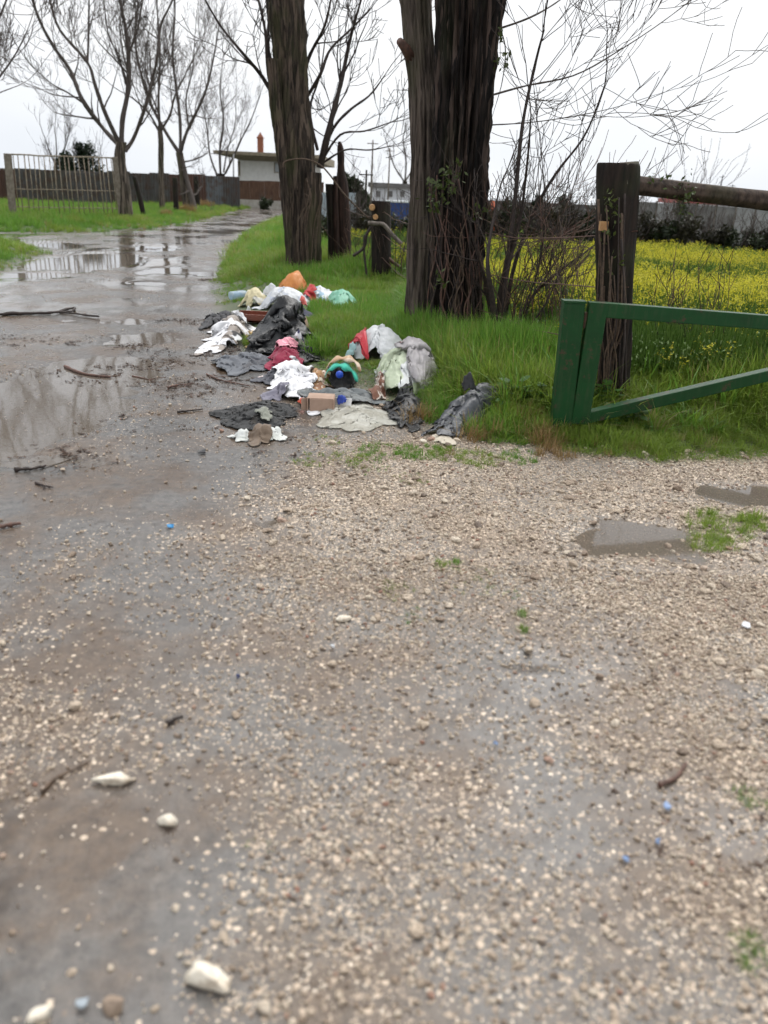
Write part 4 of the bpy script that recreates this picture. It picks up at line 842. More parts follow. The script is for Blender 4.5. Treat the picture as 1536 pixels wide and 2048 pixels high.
# ------------------------------------------------------------------ litter: cloth and bags dropped and crumpled by a small cloth solver
def crumple(cx, cy, rx, ry, rot=0, H=.06, excess=1.5, n=34, seed=0, wob=.25, steps=46, bulge_p=1.0, stiff=.12, lobes=None, peak=(0, 0), lift=0.0, puff=False, crease=.010):
    rg = np.random.default_rng(seed + 900)
    u = np.linspace(-1, 1, n); U, Vv = np.meshgrid(u, u); X = U * np.sqrt(1 - Vv ** 2 / 2); Y = Vv * np.sqrt(1 - U ** 2 / 2)
    rr = np.hypot(X, Y); th = np.arctan2(Y, X); ph = rg.uniform(0, 6.28, 5)
    Rw = 1 + wob * (.5 * np.sin(2 * th + ph[0]) + .4 * np.sin(3 * th + ph[1]) + .35 * np.sin(5 * th + ph[2]) + .2 * np.sin(8 * th + ph[3]))
    X, Y = X * Rw * rx, Y * Rw * ry; c, s = math.cos(rot), math.sin(rot)
    P = np.stack([cx + X * c - Y * s, cy + X * s + Y * c, np.zeros_like(X)], 2)
    lum = [(rg.uniform(-.5, .5) + peak[0] * .5, rg.uniform(-.45, .45) + peak[1] * .5, rg.uniform(.32, .55), rg.uniform(.55, 1.0)) for _ in range(4)]
    lum[0] = (peak[0], peak[1], .5, 1.0)
    def floor(px, py):
        t = hg_get(px, py)
        dx, dy = px - cx, py - cy; a = (dx * c + dy * s) / rx; b = (-dx * s + dy * c) / ry
        bl = 0
        for (ux, uy, us, uh) in lum: bl = np.maximum(bl, uh * np.exp(-((a - ux) ** 2 + (b - uy) ** 2) / us ** 2))
        r2 = a * a + b * b
        if puff: bl = .62 * np.sqrt(np.clip(1 - r2 / .95, 0, 1)) + .45 * bl * np.clip(1.1 - r2, 0, 1)
        return t + .004 + lift * np.clip(1.25 - r2, 0, 1) + H * bl
    lo = sum(rg.normal() * np.sin(U * rg.uniform(2, 9) + Vv * rg.uniform(2, 9) * rg.choice([-1, 1]) + rg.uniform(0, 6)) for _ in range(14))
    P[..., 2] = floor(P[..., 0], P[..., 1]) + .01 + .006 * (lo - lo.min())
    F = []
    for dj, di in ((0, 1), (1, 0), (1, 1), (1, -1), (0, 2), (2, 0)):
        for ph_ in range(2):
            J = np.arange(ph_ if dj else 0, n - dj, 2 if dj == 1 else (1 if dj == 0 else 2)); I0 = max(0, -di)
            I = np.arange(I0 + (ph_ if dj == 0 else 0), n - max(0, di), 2 if dj == 0 else 1)
            if len(J) == 0 or len(I) == 0: continue
            A = (J[:, None], I[None, :]); B_ = (J[:, None] + dj, I[None, :] + di)
            Lr = np.hypot(*(np.moveaxis(P[A] - P[B_], 2, 0)[:2])) * excess * (1 + .10 * rg.normal())
            F.append((A, B_, Lr, stiff if 2 in (dj, di) else .45))
    vel = np.zeros_like(P); dt = 1 / 40
    for st in range(steps):
        old = P.copy(); vel[..., 2] -= 5 * dt; P = P + vel * dt
        for it in range(4):
            for A, B_, Lr, k_ in F:
                d = P[B_] - P[A]; l = np.linalg.norm(d, axis=2) + 1e-9; cor = (d * ((l - Lr) / l * .5 * k_)[..., None])
                P[A] += cor; P[B_] -= cor
        fl = floor(P[..., 0], P[..., 1]); hit = P[..., 2] < fl; P[..., 2] = np.maximum(P[..., 2], fl)
        P[..., :2] = np.where(hit[..., None], old[..., :2] + (P[..., :2] - old[..., :2]) * .25, P[..., :2])
        cap = fl + max(.035, H * .5) + .02; P[..., 2] = np.where(P[..., 2] > cap, cap + (P[..., 2] - cap) * .6, P[..., 2])
        vel = np.clip((P - old) / dt * .80, -1.5, 1.5)
    if crease:
        cz = np.array([[mnoise.noise(Vector((q[0] * 16 + seed, q[1] * 16, q[2] * 16))), mnoise.noise(Vector((q[0] * 34, q[1] * 34 + seed, q[2] * 34)))] for q in P.reshape(-1, 3)]).reshape(n, n, 2)
        P[..., 2] += crease * ((1 - 2.4 * np.abs(cz[..., 0])) * .9 + (1 - 2.4 * np.abs(cz[..., 1])) * .5 - .2) * np.clip(1.6 - 1.1 * rr, 0, 1)
        P[..., 2] = np.maximum(P[..., 2], hg_get(P[..., 0], P[..., 1]) + .002)
    v = P.reshape(-1, 3); f = [(j * n + i, j * n + i + 1, (j + 1) * n + i + 1, (j + 1) * n + i) for j in range(n - 1) for i in range(n - 1)]
    hm_put(v); FOOT.append((cx, cy, max(rx, .05) * 1.0, max(ry, .05) * 1.0, rot))
    return v, f, (cx, cy)
def cloth_obj(name, v, f, c, mat, parent=None, thick=.003):
    p = np.array([c[0], c[1], hz(*c)]); me = bpy.data.meshes.new(name); me.from_pydata((v - p).tolist() if parent is None else (v - np.array(parent.location)).tolist(), [], f)
    ob = link(name, me, mat, parent, True)
    if parent is None: ob.location = tuple(map(float, p))
    sl = ob.modifiers.new('thickness', 'SOLIDIFY'); sl.thickness = thick; sl.offset = 1
    return ob
def litter(name, label, cat, box, mat, H=.05, excess=1.45, rot=0, seed=0, n=34, wob=.25, z=.06, dmin=.07, group=None, peak=(0, 0), bp=1.0, dscale=1.0, lift=None):
    # box = pixel extents; front edge touches the ground at the lower row, the depth follows from the height that is left
    x0, x1, yt, yb_ = box; f0 = G((x0 + x1) / 2, yb_, 0); zg = hz(f0[0], f0[1]); f0 = G((x0 + x1) / 2, yb_, zg)
    D = .1
    for _ in range(30):
        yy = f0[1] + D * .55; pr = proj((f0[0], yy, zg + H * .85 + .02))[1]; D = min(max(dmin, D + (pr - yt) * .004 * f0[1] / 6), 1.6)
    D *= dscale * 1.08
    if lift is None: lift = .045 if masks(np.array([f0[0]]), np.array([f0[1] + D / 2]))[0][0] > .1 else 0
    w_ = (x1 - x0) * np.linalg.norm(f0 - np.array([0, 0, CAM_H])) / FPX
    cx = f0[0] * (f0[1] + D / 2) / f0[1]; w_ *= 1.12 if name == 'plastic_bag' else 1.0; v, f, c = crumple(cx, f0[1] + D / 2, w_ / 2 / (1 + wob * .12), D / 2, rot, H, excess, n, seed, wob, peak=peak, bulge_p=bp, lift=lift, puff=name == 'plastic_bag' and H > .1, crease=.009 if n > 56 else (.018 if name == 'plastic_bag' else .010))
    return tag(cloth_obj(name, v, f, c, mat), label, cat, group)
PL, CL = M_plastic, M_cloth
white_bag = PL('white_bag_film', (.80, .82, .84), (.62, .66, .74), 9, .32, .25)
blackbag = PL('black_bag_film', (.010, .011, .013), None, 6, .42, 0)
# farthest cluster on the grass
litter('plastic_bag', 'orange plastic bag standing up at the back of the litter', 'bag', (560, 614, 553, 594), PL('orange_bag_film', (.82, .33, .09), (.72, .26, .07), 5, .4, .3), .27, 1.45, seed=1, wob=.15, dmin=.5, peak=(.3, .1))
litter('plastic_bag', 'yellowish cream crumpled bag next to the clear bottle', 'bag', (486, 532, 587, 613), PL('cream_film', (.72, .64, .40), (.8, .78, .7), 8, .45, .2), .14, 1.5, seed=2)
litter('plastic_bag', 'white and grey plastic bag with blue print behind the cream bag', 'bag', (524, 562, 580, 606), PL('printed_film', (.72, .74, .76), (.12, .14, .42), 7, .35, .2, .62), .16, 1.5, seed=3)
litter('plastic_bag', 'wide white plastic bag below the orange bag', 'bag', (528, 618, 588, 621), white_bag, .17, 1.5, seed=4, n=40)
litter('plastic_bag', 'white bag with pale blue patches beside the mint green bag', 'bag', (602, 682, 587, 616), PL('pale_blue_film', (.80, .83, .85), (.36, .55, .70), 9, .35, .25, .6), .14, 1.5, seed=5)
litter('plastic_bag', 'sheer mint green bag half sunk in the grass', 'bag', (655, 712, 593, 626), PL('mint_film', (.32, .70, .52), None, 6, .35, .35), .16, 1.4, seed=6)
litter('garment', 'dark navy garment stretched out below the white bags', 'clothes', (530, 632, 611, 640), CL('navy_cloth', (.035, .04, .075)), .10, 1.45, seed=7, dscale=.6)
litter('cloth_scrap', 'small red rag lying on the dark navy garment', 'rag', (606, 634, 602, 617), CL('red_cloth', (.45, .03, .035)), .05, 1.5, seed=8, n=22)
litter('cloth_scrap', 'little coral pink rag beside the leaning white board', 'rag', (599, 615, 624, 635), CL('coral_cloth', (.75, .16, .14)), .04, 1.4, seed=9, n=18)
litter('paper_ball', 'small white paper ball in the grass by the brown tray', 'paper', (491, 504, 617, 629), PL('white_paper', (.8, .8, .78), None, 6, .7, .2), .07, 1.4, seed=10, n=20, wob=.1)
# bottle
def bottle(px, py, L_px, ang, label):
    p = G(px, py, 0); p[2] = hz(p[0], p[1]) + .045; s = L_px * np.linalg.norm(p - [0, 0, CAM_H]) / FPX; prof = [(0, .5), (.02, .9), (.06, 1), (.3, .97), (.34, .9), (.38, .97), (.66, 1), (.8, .72), (.88, .38), (.92, .34), (.93, .42), (1, .42), (1.0, .05)]
    e = thing('plastic_bottle', p, label, 'bottle'); d = np.array([math.cos(ang), math.sin(ang), .02]); r_ = s * .16
    m = MB(); m.tube([p + d * s * (t - .5) for t, _ in prof[:10]], [q * r_ for _, q in prof[:10]], 16)
    m.obj('body', PL('clear_bottle_plastic', (.55, .68, .78), (.42, .58, .75), 4, .12, .2, .55, .35), e, True)
    m = MB(); m.tube([p + d * s * (t - .5) for t in (.92, .925, .995, 1.0)], [.36 * r_, .44 * r_, .44 * r_, .3 * r_], 14); m.obj('cap', M_plain('blue_cap', (.08, .2, .55), None, .4), e, True)
bottle(481, 603, 50, .9, 'clear pale blue plastic bottle lying on the grass edge')
FOOT.append((*G(481, 603)[:2], .14, .12, 0))
# middle cluster
litter('rag', 'folded charcoal cloth lying furthest out on the tarmac edge', 'rag', (411, 442, 627, 658), CL('charcoal_felt', (.022, .023, .028)), .09, 1.5, seed=11, n=28, wob=.12, group=None)
litter('rag', 'second charcoal cloth between the folded one and the grass', 'rag', (436, 467, 627, 655), CL('charcoal_rag', (.026, .026, .032)), .09, 1.5, seed=12, n=28, wob=.2, bp=.6)
def slab(name, label, cat, quad, thick, mat, y=None):
    # quad: four (px, py, z above the ground) corners, in order
    P = []
    for (px, py, z) in quad:
        q = G(px, py, .08 + z); P.append(q)
    P = np.array(P); m = MB(); nn = np.cross(P[1] - P[0], P[3] - P[0]); nn /= np.linalg.norm(nn)
    if nn[2] < 0: nn = -nn
    b = P - nn * thick; m.add(np.concatenate([P, b]), [(0, 1, 2, 3), (7, 6, 5, 4), (0, 4, 5, 1), (1, 5, 6, 2), (2, 6, 7, 3), (3, 7, 4, 0)])
    o_ = m.obj(name, mat, None, False, .002); origin_to(o_, P.mean(0)); ts = np.linspace(0, 1, 30)
    pts = np.array([(P[0] * (1 - u) + P[1] * u) * (1 - v_) + (P[3] * (1 - u) + P[2] * u) * v_ for u in ts for v_ in ts]); hm_put(pts); FOOT.append((P[:, 0].mean(), P[:, 1].mean(), np.ptp(P[:, 0]) / 2, np.ptp(P[:, 1]) / 2, 0))
    return tag(o_, label, cat)
M_card = M_plain('wet_cardboard', (.48, .34, .22), (.36, .25, .16), .8, 12, bump=.15)
M_card_pink = M_plain('pinkish_cardboard', (.42, .29, .22), (.33, .22, .16), .8, 12, bump=.15)
# open brown tray
p = G(508, 645, .06); e = thing('wooden_tray', p, 'shallow reddish brown tray among the grass', 'tray'); M_tray = M_plain('red_brown_lacquer', (.20, .05, .025), (.13, .035, .02), .4, 8)
for nm, c_, sz_ in (('base', (0, .12, .012), (.40, .24, .02)), ('side', (0, .008, .045), (.40, .016, .085)), ('side', (0, .232, .05), (.40, .016, .10)), ('side', (-.192, .12, .045), (.016, .21, .085)), ('side', (.192, .12, .045), (.016, .21, .085))):
    m = MB(); m.box(p + np.array(c_), sz_); m.obj(nm, M_tray, e, bevel=.003)
hm_put(np.array([[p[0] + a * .22, p[1] + b * .32, p[2] + .1] for a in np.linspace(-1, 1, 20) for b in np.linspace(0, 1, 20)])); FOOT.append((p[0], p[1] + .16, .24, .2, 0))
slab('cardboard_sheet', 'beige cardboard sheet slanting under the black bag', 'cardboard', [(495, 682, .02), (560, 672, .05), (600, 632, .16), (545, 640, .12)], .012, M_card)
slab('white_board', 'stiff white board propped on the beige cardboard', 'board', [(549, 650, .10), (575, 658, .10), (600, 626, .22), (562, 630, .22)], .012, M_plain('white_laminate', (.66, .67, .70), (.58, .59, .62), .45, 6, bump=.05))
slab('cardboard_flap', 'brown cardboard flap sticking out of the grass right of the white board', 'cardboard', [(583, 658, .03), (622, 662, .0), (612, 634, .14), (594, 634, .16)], .01, M_card_pink)
litter('garment', 'white and black garment with a grey panel lying on the tarmac edge', 'clothes', (414, 500, 640, 708), CL('white_black_cloth', (.78, .78, .80), (.02, .02, .025), (.30, .26, .23), 3.2, .8, .6), .20, 1.5, seed=13, n=44, wob=.3, peak=(.1, .25))
litter('cloth_scrap', 'tan cloth tucked beside the white and black garment', 'rag', (494, 532, 668, 690), CL('tan_cloth', (.52, .36, .17)), .04, 1.4, seed=14, n=24)
litter('garment', 'grey jacket spread flat below the black refuse bag', 'clothes', (436, 560, 710, 749), CL('slate_grey_cloth', (.13, .14, .16), (.09, .095, .11)), .08, 1.45, seed=15, n=44, wob=.2)
litter('refuse_bag', 'big black refuse bag draped over cardboard in the middle of the litter', 'bag', (502, 640, 650, 738), blackbag, .15, 1.55, seed=16, n=58, rot=.3, wob=.22, peak=(.2, .3), dscale=1.0)
litter('garment', 'crimson cloth under the pink towel', 'clothes', (542, 600, 708, 746), CL('crimson_cloth', (.28, .012, .05)), .10, 1.5, seed=17)
litter('towel', 'pink towel balled up on the crimson cloth', 'towel', (553, 592, 702, 729), CL('pink_towel', (.80, .32, .40), (.85, .5, .55), None, 12), .07, 1.5, seed=18, n=30, wob=.12)
litter('cloth_scrap', 'white and navy scrap right of the pink towel', 'rag', (589, 609, 702, 716), CL('white_navy_scrap', (.7, .7, .72), (.03, .03, .1), None, 14), .05, 1.4, seed=19, n=20)
# front cluster
litter('garment', 'grey navy garment with pale pink patch at the gravel edge', 'clothes', (512, 592, 738, 772), CL('grey_navy_cloth', (.07, .072, .09), (.62, .52, .50), (.03, .03, .05), 6, .85, .62), .09, 1.5, seed=20, n=40)
litter('garment', 'navy cloth with dark green print beside the grey navy garment', 'clothes', (572, 622, 740, 772), CL('navy_green_cloth', (.012, .016, .035), (.01, .12, .07), None, 12), .09, 1.5, seed=21)
litter('blanket', 'brown and cream patterned blanket corner next to the black bag with turquoise rim', 'blanket', (612, 666, 742, 783), CL('brown_cream_cloth', (.40, .22, .10), (.68, .58, .47), (.25, .12, .06), 9, .85, .52), .10, 1.5, seed=22, n=38)
litter('garment', 'white shirt crumpled on the gravel above the tan box', 'clothes', (546, 632, 750, 811), CL('white_shirt_cloth', (.82, .82, .84)), .09, 1.5, seed=23, n=44, rot=.3, wob=.3)
litter('garment', 'lavender grey cloth beside the white shirt', 'clothes', (522, 578, 779, 802), CL('lavender_grey_cloth', (.20, .19, .24)), .05, 1.4, seed=24, n=32)
# black bag with turquoise rim and ball
litter('bag', 'open black bag with the bright blue ball in its mouth', 'bag', (655, 716, 728, 780), CL('black_canvas', (.01, .01, .012)), .16, 1.35, seed=25, n=32, wob=.1, bp=.5)
p = G(685, 770, .05)
def arch(name, label, px, r_, mat, cat, wid):
    P = catmull([AT(a, b, p[1] + .10 + q) for a, b, q in px], 26); n_ = 10; V = []
    for i, c_ in enumerate(P):
        for j in range(n_):
            a = 2 * math.pi * j / n_; wgt = (.75 + .35 * math.sin(i * .9)) * math.sin(math.pi * (i + 1.5) / 29) ** .4
            V.append(c_ + np.array([.25 * r_ * math.cos(a), wid * math.sin(a), r_ * math.cos(a)]) * wgt)
    m = MB(); m.add(V, [(i * n_ + j, i * n_ + (j + 1) % n_, (i + 1) * n_ + (j + 1) % n_, (i + 1) * n_ + j) for i in range(25) for j in range(n_)] + [tuple(reversed(range(n_))), tuple(range(25 * n_, 26 * n_))])
    o_ = m.obj(name, mat, None, True); origin_to(o_, P.mean(0)); return tag(o_, label, cat)
arch('fabric_band', 'turquoise padded band arching over the open black bag', [(650, 752, 0), (660, 737, .02), (680, 731, .03), (702, 740, .02), (716, 762, 0)], .030, CL('turquoise_cloth', (.05, .50, .36)), 'band', .09)
arch('fabric_band', 'tan fleece band arching above the turquoise band', [(652, 738, .06), (664, 722, .08), (685, 717, .1), (708, 722, .08), (722, 742, .06)], .026, CL('tan_fleece', (.50, .32, .19), (.66, .52, .40), None, 10), 'band', .09)
m = MB(); v, f = ico(3); c_ = AT(679, 749, p[1] + .0); m.add(v * .062 + c_, f); o_ = m.obj('ball', M_plain('blue_rubber', (.01, .07, .50), (.008, .05, .38), .4, 5, bump=.05), None, True); origin_to(o_, c_); tag(o_, 'small bright blue ball resting on the open black bag', 'ball')
litter('plastic_bag', 'white carrier bag with a red corner deep in the grass', 'bag', (704, 815, 668, 722), PL('white_red_film', (.80, .82, .83), None, 4, .35, .25), .20, 1.45, seed=26, n=46, wob=.18)
litter('plastic_bag', 'red piece of film folded on the white carrier bag', 'bag', (706, 742, 684, 712), PL('red_film', (.70, .05, .07), None, 6, .35, .2), .02, 1.4, seed=27, n=24, lift=0)
litter('plastic_bag', 'small teal and clear bag left of the white carrier bag', 'bag', (688, 712, 700, 718), PL('teal_clear_film', (.45, .66, .66), (.02, .20, .18), 9, .3, .3), .06, 1.4, seed=28, n=24)
litter('plastic_bag', 'white bag with pale lime tint full of rubbish', 'bag', (752, 848, 718, 796), PL('lime_white_film', (.70, .78, .58), (.82, .84, .84), 4, .3, .3, .5), .19, 1.5, seed=30, n=46, wob=.14, dscale=.8)
litter('plastic_bag', 'greyish translucent bag slumped on the grass bank', 'bag', (800, 886, 708, 782), PL('grey_clear_film', (.56, .53, .54), (.66, .40, .38), 5, .35, .35, .68), .11, 1.5, seed=29, n=44, wob=.18, dmin=.3, lift=0, dscale=.7)
litter('plastic_sheet', 'sheer greyish plastic sheet spread on the gravel', 'plastic sheet', (640, 782, 806, 866), PL('sheer_film', (.60, .58, .50), (.68, .67, .6), 5, .28, .3, .5, .30), .035, 1.35, seed=35, n=46, wob=.2, dscale=.62)
litter('trousers', 'long grey trousers stretched across the tan box', 'clothes', (602, 762, 772, 812), CL('grey_trouser_cloth', (.13, .145, .15), (.19, .20, .20)), .09, 1.45, seed=31, n=50, wob=.12, dscale=.7)
litter('cloth_scrap', 'rust brown striped cloth end sticking out of the grey trousers', 'rag', (738, 772, 772, 806), CL('rust_cloth', (.17, .07, .04), (.55, .48, .42), None, 9), .08, 1.4, seed=32, n=24)
# tan box
p = G(640, 826, 0); zz = hz(p[0], p[1]); e = thing('cardboard_box', (p[0], p[1], zz), 'squashed tan cardboard box under the grey trousers', 'box')
for nm, c_, sz_, r_ in (('front_panel', (.01, .0, .05), (.17, .008, .10), .05), ('side_panel', (-.09, .07, .05), (.008, .15, .10), 0), ('side_panel', (.096, .07, .05), (.008, .15, .10), 0), ('top_flap', (0, .08, .102), (.19, .16, .006), 0), ('flap', (-.115, .012, .055), (.05, .006, .09), .5)):
    m = MB(); m.box(np.array([p[0], p[1], zz]) + c_, sz_, np.array(Matrix.Rotation(r_, 3, 'Z'))); m.obj(nm, M_card_pink, e, bevel=.002)
slab('paper_sheet', 'white paper sheet edge under the grey trousers', 'paper', [(664, 808, -.05), (702, 812, -.05), (704, 797, .0), (668, 795, .0)], .006, M_plain('white_card', (.75, .74, .72), (.65, .64, .62), .7))
litter('plastic_scrap', 'royal blue plastic scrap beside the sheer plastic sheet', 'scrap', (674, 692, 808, 821), PL('royal_blue_film', (.02, .06, .38), None, 5, .3, 0), .03, 1.3, seed=33, n=18)
litter('plastic_scrap', 'orange red scrap at the corner of the tan box', 'scrap', (598, 610, 804, 815), PL('orange_red_film', (.60, .09, .04), None, 5, .4, 0), .02, 1.3, seed=34, n=16)
litter('refuse_bag', 'shiny black bag at the foot of the grass bank beside the sheer sheet', 'bag', (772, 846, 797, 859), blackbag, .10, 1.6, seed=36, n=46, wob=.22)
litter('paper_scrap', 'pale flat torn paper at the edge of the grass bank', 'paper', (866, 906, 868, 893), PL('buff_paper', (.58, .52, .42), None, 6, .7, .1), .015, 1.2, seed=44, n=22)
litter('refuse_bag', 'torn dark grey bag tip hanging from the grass onto gravel', 'bag', (892, 976, 812, 886), PL('dark_grey_film', (.075, .08, .09), (.055, .058, .065), 4, .34, 0), .12, 1.55, seed=37, n=46, rot=-.6, wob=.34, peak=(-.2, .3), lift=.03, dscale=1.1)
litter('plastic_scrap', 'black scrap of film in the grass above the torn dark grey bag', 'scrap', (914, 950, 799, 826), blackbag, .10, 1.4, seed=38, n=24)
litter('fur_jacket', 'black fleece jacket in a ring on the wet gravel', 'clothes', (436, 592, 813, 858), CL('black_fleece', (.010, .011, .012), None, None, 20), .055, 1.65, seed=39, n=58, wob=.12)
litter('cloth_scrap', 'olive grey patch lying on the black fleece jacket', 'rag', (514, 545, 832, 849), CL('olive_grey_cloth', (.24, .25, .21)), .02, 1.3, seed=40, n=20)
litter('tissue_clump', 'white sodden clump left of the brown lump below the fleece jacket', 'clump', (462, 505, 857, 883), PL('wet_white_pulp', (.74, .76, .73), (.6, .62, .58), 9, .6, .1), .055, 1.45, seed=41, n=30)
litter('tissue_clump', 'white sodden clump right of the brown lump below the fleece jacket', 'clump', (516, 568, 854, 883), bpy.data.materials['wet_white_pulp'], .055, 1.5, seed=42, n=30)
litter('mud_lump', 'brown earthy lump between two white sodden clumps', 'clump', (498, 542, 864, 892), CL('brown_earth', (.16, .115, .08)), .04, 1.3, seed=43, n=24)
litter('plastic_bag', 'dirty white rag caught on the grass at the foot of the leaning poplar', 'bag', (556, 580, 480, 495), PL('dirty_white_film', (.62, .56, .52), None, 6, .5, .2), .22, 1.4, seed=45, n=22)

# ------------------------------------------------------------------ sticks and specks on the ground
def stick(label, px, r_, mat, z=.012, name='stick', sub=0):
    P = catmull([G(a, b, 0) for a, b in px], len(px) * 5); P[:, 2] = hz_full(P[:, 0], P[:, 1]) + r_ * .8 + rng.random(len(P)) * r_ * .5; P[:, 2] = np.maximum(P[:, 2], -DIP * .42 + r_ * .6)
    m = MB(); m.tube(P, np.linspace(r_, r_ * .5, len(P)) * (1 + .15 * rng.normal(size=len(P))), 6)
    for q in range(sub):
        a = rng.integers(2, len(P) - 2); d = (P[a + 1] - P[a]); d /= np.linalg.norm(d); s = rng.choice([-1, 1]); dd = d * .6 + np.array([-d[1], d[0], .25]) * s * .8
        L_ = rng.uniform(.05, .14); m.tube([P[a], P[a] + dd * L_ * .5, P[a] + dd * L_ + [0, 0, -.01]], [r_ * .5, r_ * .4, r_ * .25], 4)
    o_ = m.obj(name, mat, None, True); origin_to(o_, P[0]); return tag(o_, label, 'stick')
stick('long dark stick with a looped end lying across the wet road', [(-60, 632), (0, 632), (60, 630), (110, 629), (132, 622), (150, 620), (142, 627), (120, 628), (160, 631), (198, 635)], .02, M_twig)
stick('curved bark stick beside the big puddle', [(130, 732), (152, 742), (180, 749), (222, 753)], .016, M_twig_red)
stick('reddish twig with side shoots below the grey jacket', [(413, 750), (440, 762), (470, 768), (500, 775)], .008, M_twig_red, sub=6)
stick('thin broken twig left of the reddish twig', [(336, 776), (360, 770), (382, 774)], .008, M_twig_red, sub=3)
stick('short brown twig above the big puddle edge', [(265, 750), (285, 754), (303, 758)], .007, M_twig_red, sub=2)
stick('thin bent brown twig beside the chalky white stone', [(84, 1590), (105, 1568), (140, 1548), (178, 1528)], .006, M_vine)
stick('dark short stick on the wet tarmac below the big puddle', [(30, 945), (60, 938), (92, 930)], .012, M_twig)
stick('small forked twig on the wet tarmac', [(72, 968), (86, 973), (105, 977)], .007, M_twig, sub=2)
stick('dark stick lying below the black fleece jacket', [(355, 826), (375, 824), (405, 821)], .008, M_twig)
stick('reddish bark strip at the road edge on tarmac', [(0, 1058), (20, 1054), (42, 1050)], .012, M_twig_red)
stick('dark bark chip on the gravel spread', [(335, 1450), (350, 1442), (365, 1436)], .008, M_twig)
stick('brown bent twig on the muddy right side of the gravel', [(1318, 1575), (1350, 1560), (1372, 1530)], .008, M_twig_red)
def speck(px, py, wpx, mat, label, name='plastic_scrap', cat='scrap'):
    p = G(px, py, 0); d = np.linalg.norm(p - [0, 0, CAM_H]); s = wpx / FPX * d / 2; m = MB(); rg = np.random.default_rng(int(px)); k_ = 7; an = np.sort(rg.uniform(0, 6.28, k_)); z = hz(p[0], p[1]) + .008
    V = [(p[0] + s * math.cos(a) * rg.uniform(.7, 1.2), p[1] + s * 1.3 * math.sin(a) * rg.uniform(.6, 1.1), z + rg.uniform(0, .012)) for a in an]; V2 = [(a, b, c - .004) for a, b, c in V]
    m.add(V + V2, [tuple(range(k_)), tuple(reversed(range(k_, 2 * k_)))] + [(i, i + k_, (i + 1) % k_ + k_, (i + 1) % k_) for i in range(k_)]); o_ = m.obj(name, mat, None); origin_to(o_, p); tag(o_, label, cat)
M_bs = M_plain('sky_blue_plastic', (.24, .34, .55), (.18, .26, .42), .5); M_bs2 = M_plain('bright_blue_plastic', (.02, .25, .55), None, .4)
speck(341, 1057, 13, M_bs2, 'bright blue plastic chip alone on the wet tarmac'); speck(478, 1358, 12, M_plain('dark_blue_plastic', (.01, .03, .14), None, .4), 'dark blue plastic chip in the middle of the gravel')
speck(1331, 1622, 17, M_bs, 'largest pale blue plastic flake near the bent twig'); speck(1312, 1685, 12, M_bs, 'pale blue flake just below the largest blue flake'); speck(1249, 1722, 12, M_bs, 'small pale blue flake left of two larger flakes'); speck(990, 1495, 10, M_bs, 'tiny lilac blue flake alone on the gravel')
speck(1490, 1256, 19, M_white_far, 'square white flake on the muddy right edge', 'paper_scrap'); speck(665, 1297, 12, M_white_far, 'tiny white flake in the pale gravel', 'paper_scrap'); speck(405, 907, 22, M_plain('black_rubber', (.015, .015, .018), None, .4), 'small black rubber scrap on the tarmac below the fleece jacket')
speck(165, 2018, 20, M_plain('pale_blue_paper', (.36, .41, .45), None, .7), 'pale blue torn paper near the half dark stone', 'paper_scrap')

# ------------------------------------------------------------------ rotten leaves, bark crumbs and twig bits washed over the road
M_crumb = M_leaf('rotten_leaf', (.045, .026, .018), (.12, .065, .04), None, .1, .6)
cps = []
for q in range(3):
    m = MB(); rg = np.random.default_rng(700 + q)
    for _ in range(6 if q < 2 else 4):
        c = np.array([rg.uniform(-.5, .5), rg.uniform(-.5, .5), .05]); a = rg.uniform(0, 6.28); L_ = rg.uniform(.15, .4)
        if q == 2: m.tube([c, c + [math.cos(a) * L_, math.sin(a) * L_, rg.uniform(0, .1)], c + [math.cos(a + .4) * L_ * 2, math.sin(a + .4) * L_ * 2, .02]], [.03, .025, .015], 4)
        else:
            d = np.array([math.cos(a), math.sin(a), rg.uniform(-.1, .3)]) * L_; p_ = np.array([-math.sin(a), math.cos(a), rg.uniform(-.2, .3)]) * L_ * .5
            m.add([c - d, c - p_ + [0, 0, .06], c + d, c + p_], [(0, 1, 2, 3)])
    cps.append(proto('leaf_crumbs', m, M_crumb))
DP = [(260, 695, 90, 130), (420, 700, 60, 70), (200, 755, 90, 120), (330, 720, 60, 80), (380, 775, 80, 80), (90, 660, 90, 60), (470, 770, 70, 90), (110, 930, 130, 130), (60, 690, 70, 40), (500, 600, 40, 0), (350, 650, 80, 60), (420, 560, 40, 40), (640, 880, 90, 30), (1400, 1300, 160, 24), (1400, 1560, 120, 16), (300, 470, 80, 60), (480, 455, 60, 50), (250, 500, 120, 50), (300, 850, 120, 30), (520, 950, 120, 20)]
px_, py_ = [], []
for (a, b, r_, n) in DP:
    c = G(a, b, 0); rr_ = r_ * np.linalg.norm(c - [0, 0, CAM_H]) / FPX; cl = max(2, n // 14)
    for q in range(cl):
        x0, y0_ = c[0] + rng.normal() * rr_ * .55, c[1] + rng.normal() * rr_ * .8
        for _ in range(n // cl): px_.append(x0 + rng.normal() * .12); py_.append(y0_ + rng.normal() * .08)
px_, py_ = np.array(px_), np.array(py_); n = len(px_); s_ = rng.uniform(.015, .05, n) * np.clip(.45 + py_ * .09, .4, 2.2)
dk = scatter('leaf_debris', np.stack([px_, py_, np.maximum(hz_full(px_, py_), -DIP * .42) + .002], 1), np.stack([0 * px_, 0 * px_, rng.uniform(0, 6.28, n)], 1), np.stack([s_, s_, s_], 1), cps, rng.integers(0, 3, n))
tag(dk, 'rotten brown leaf and twig crumbs washed together on the road', 'debris', kind='stuff')

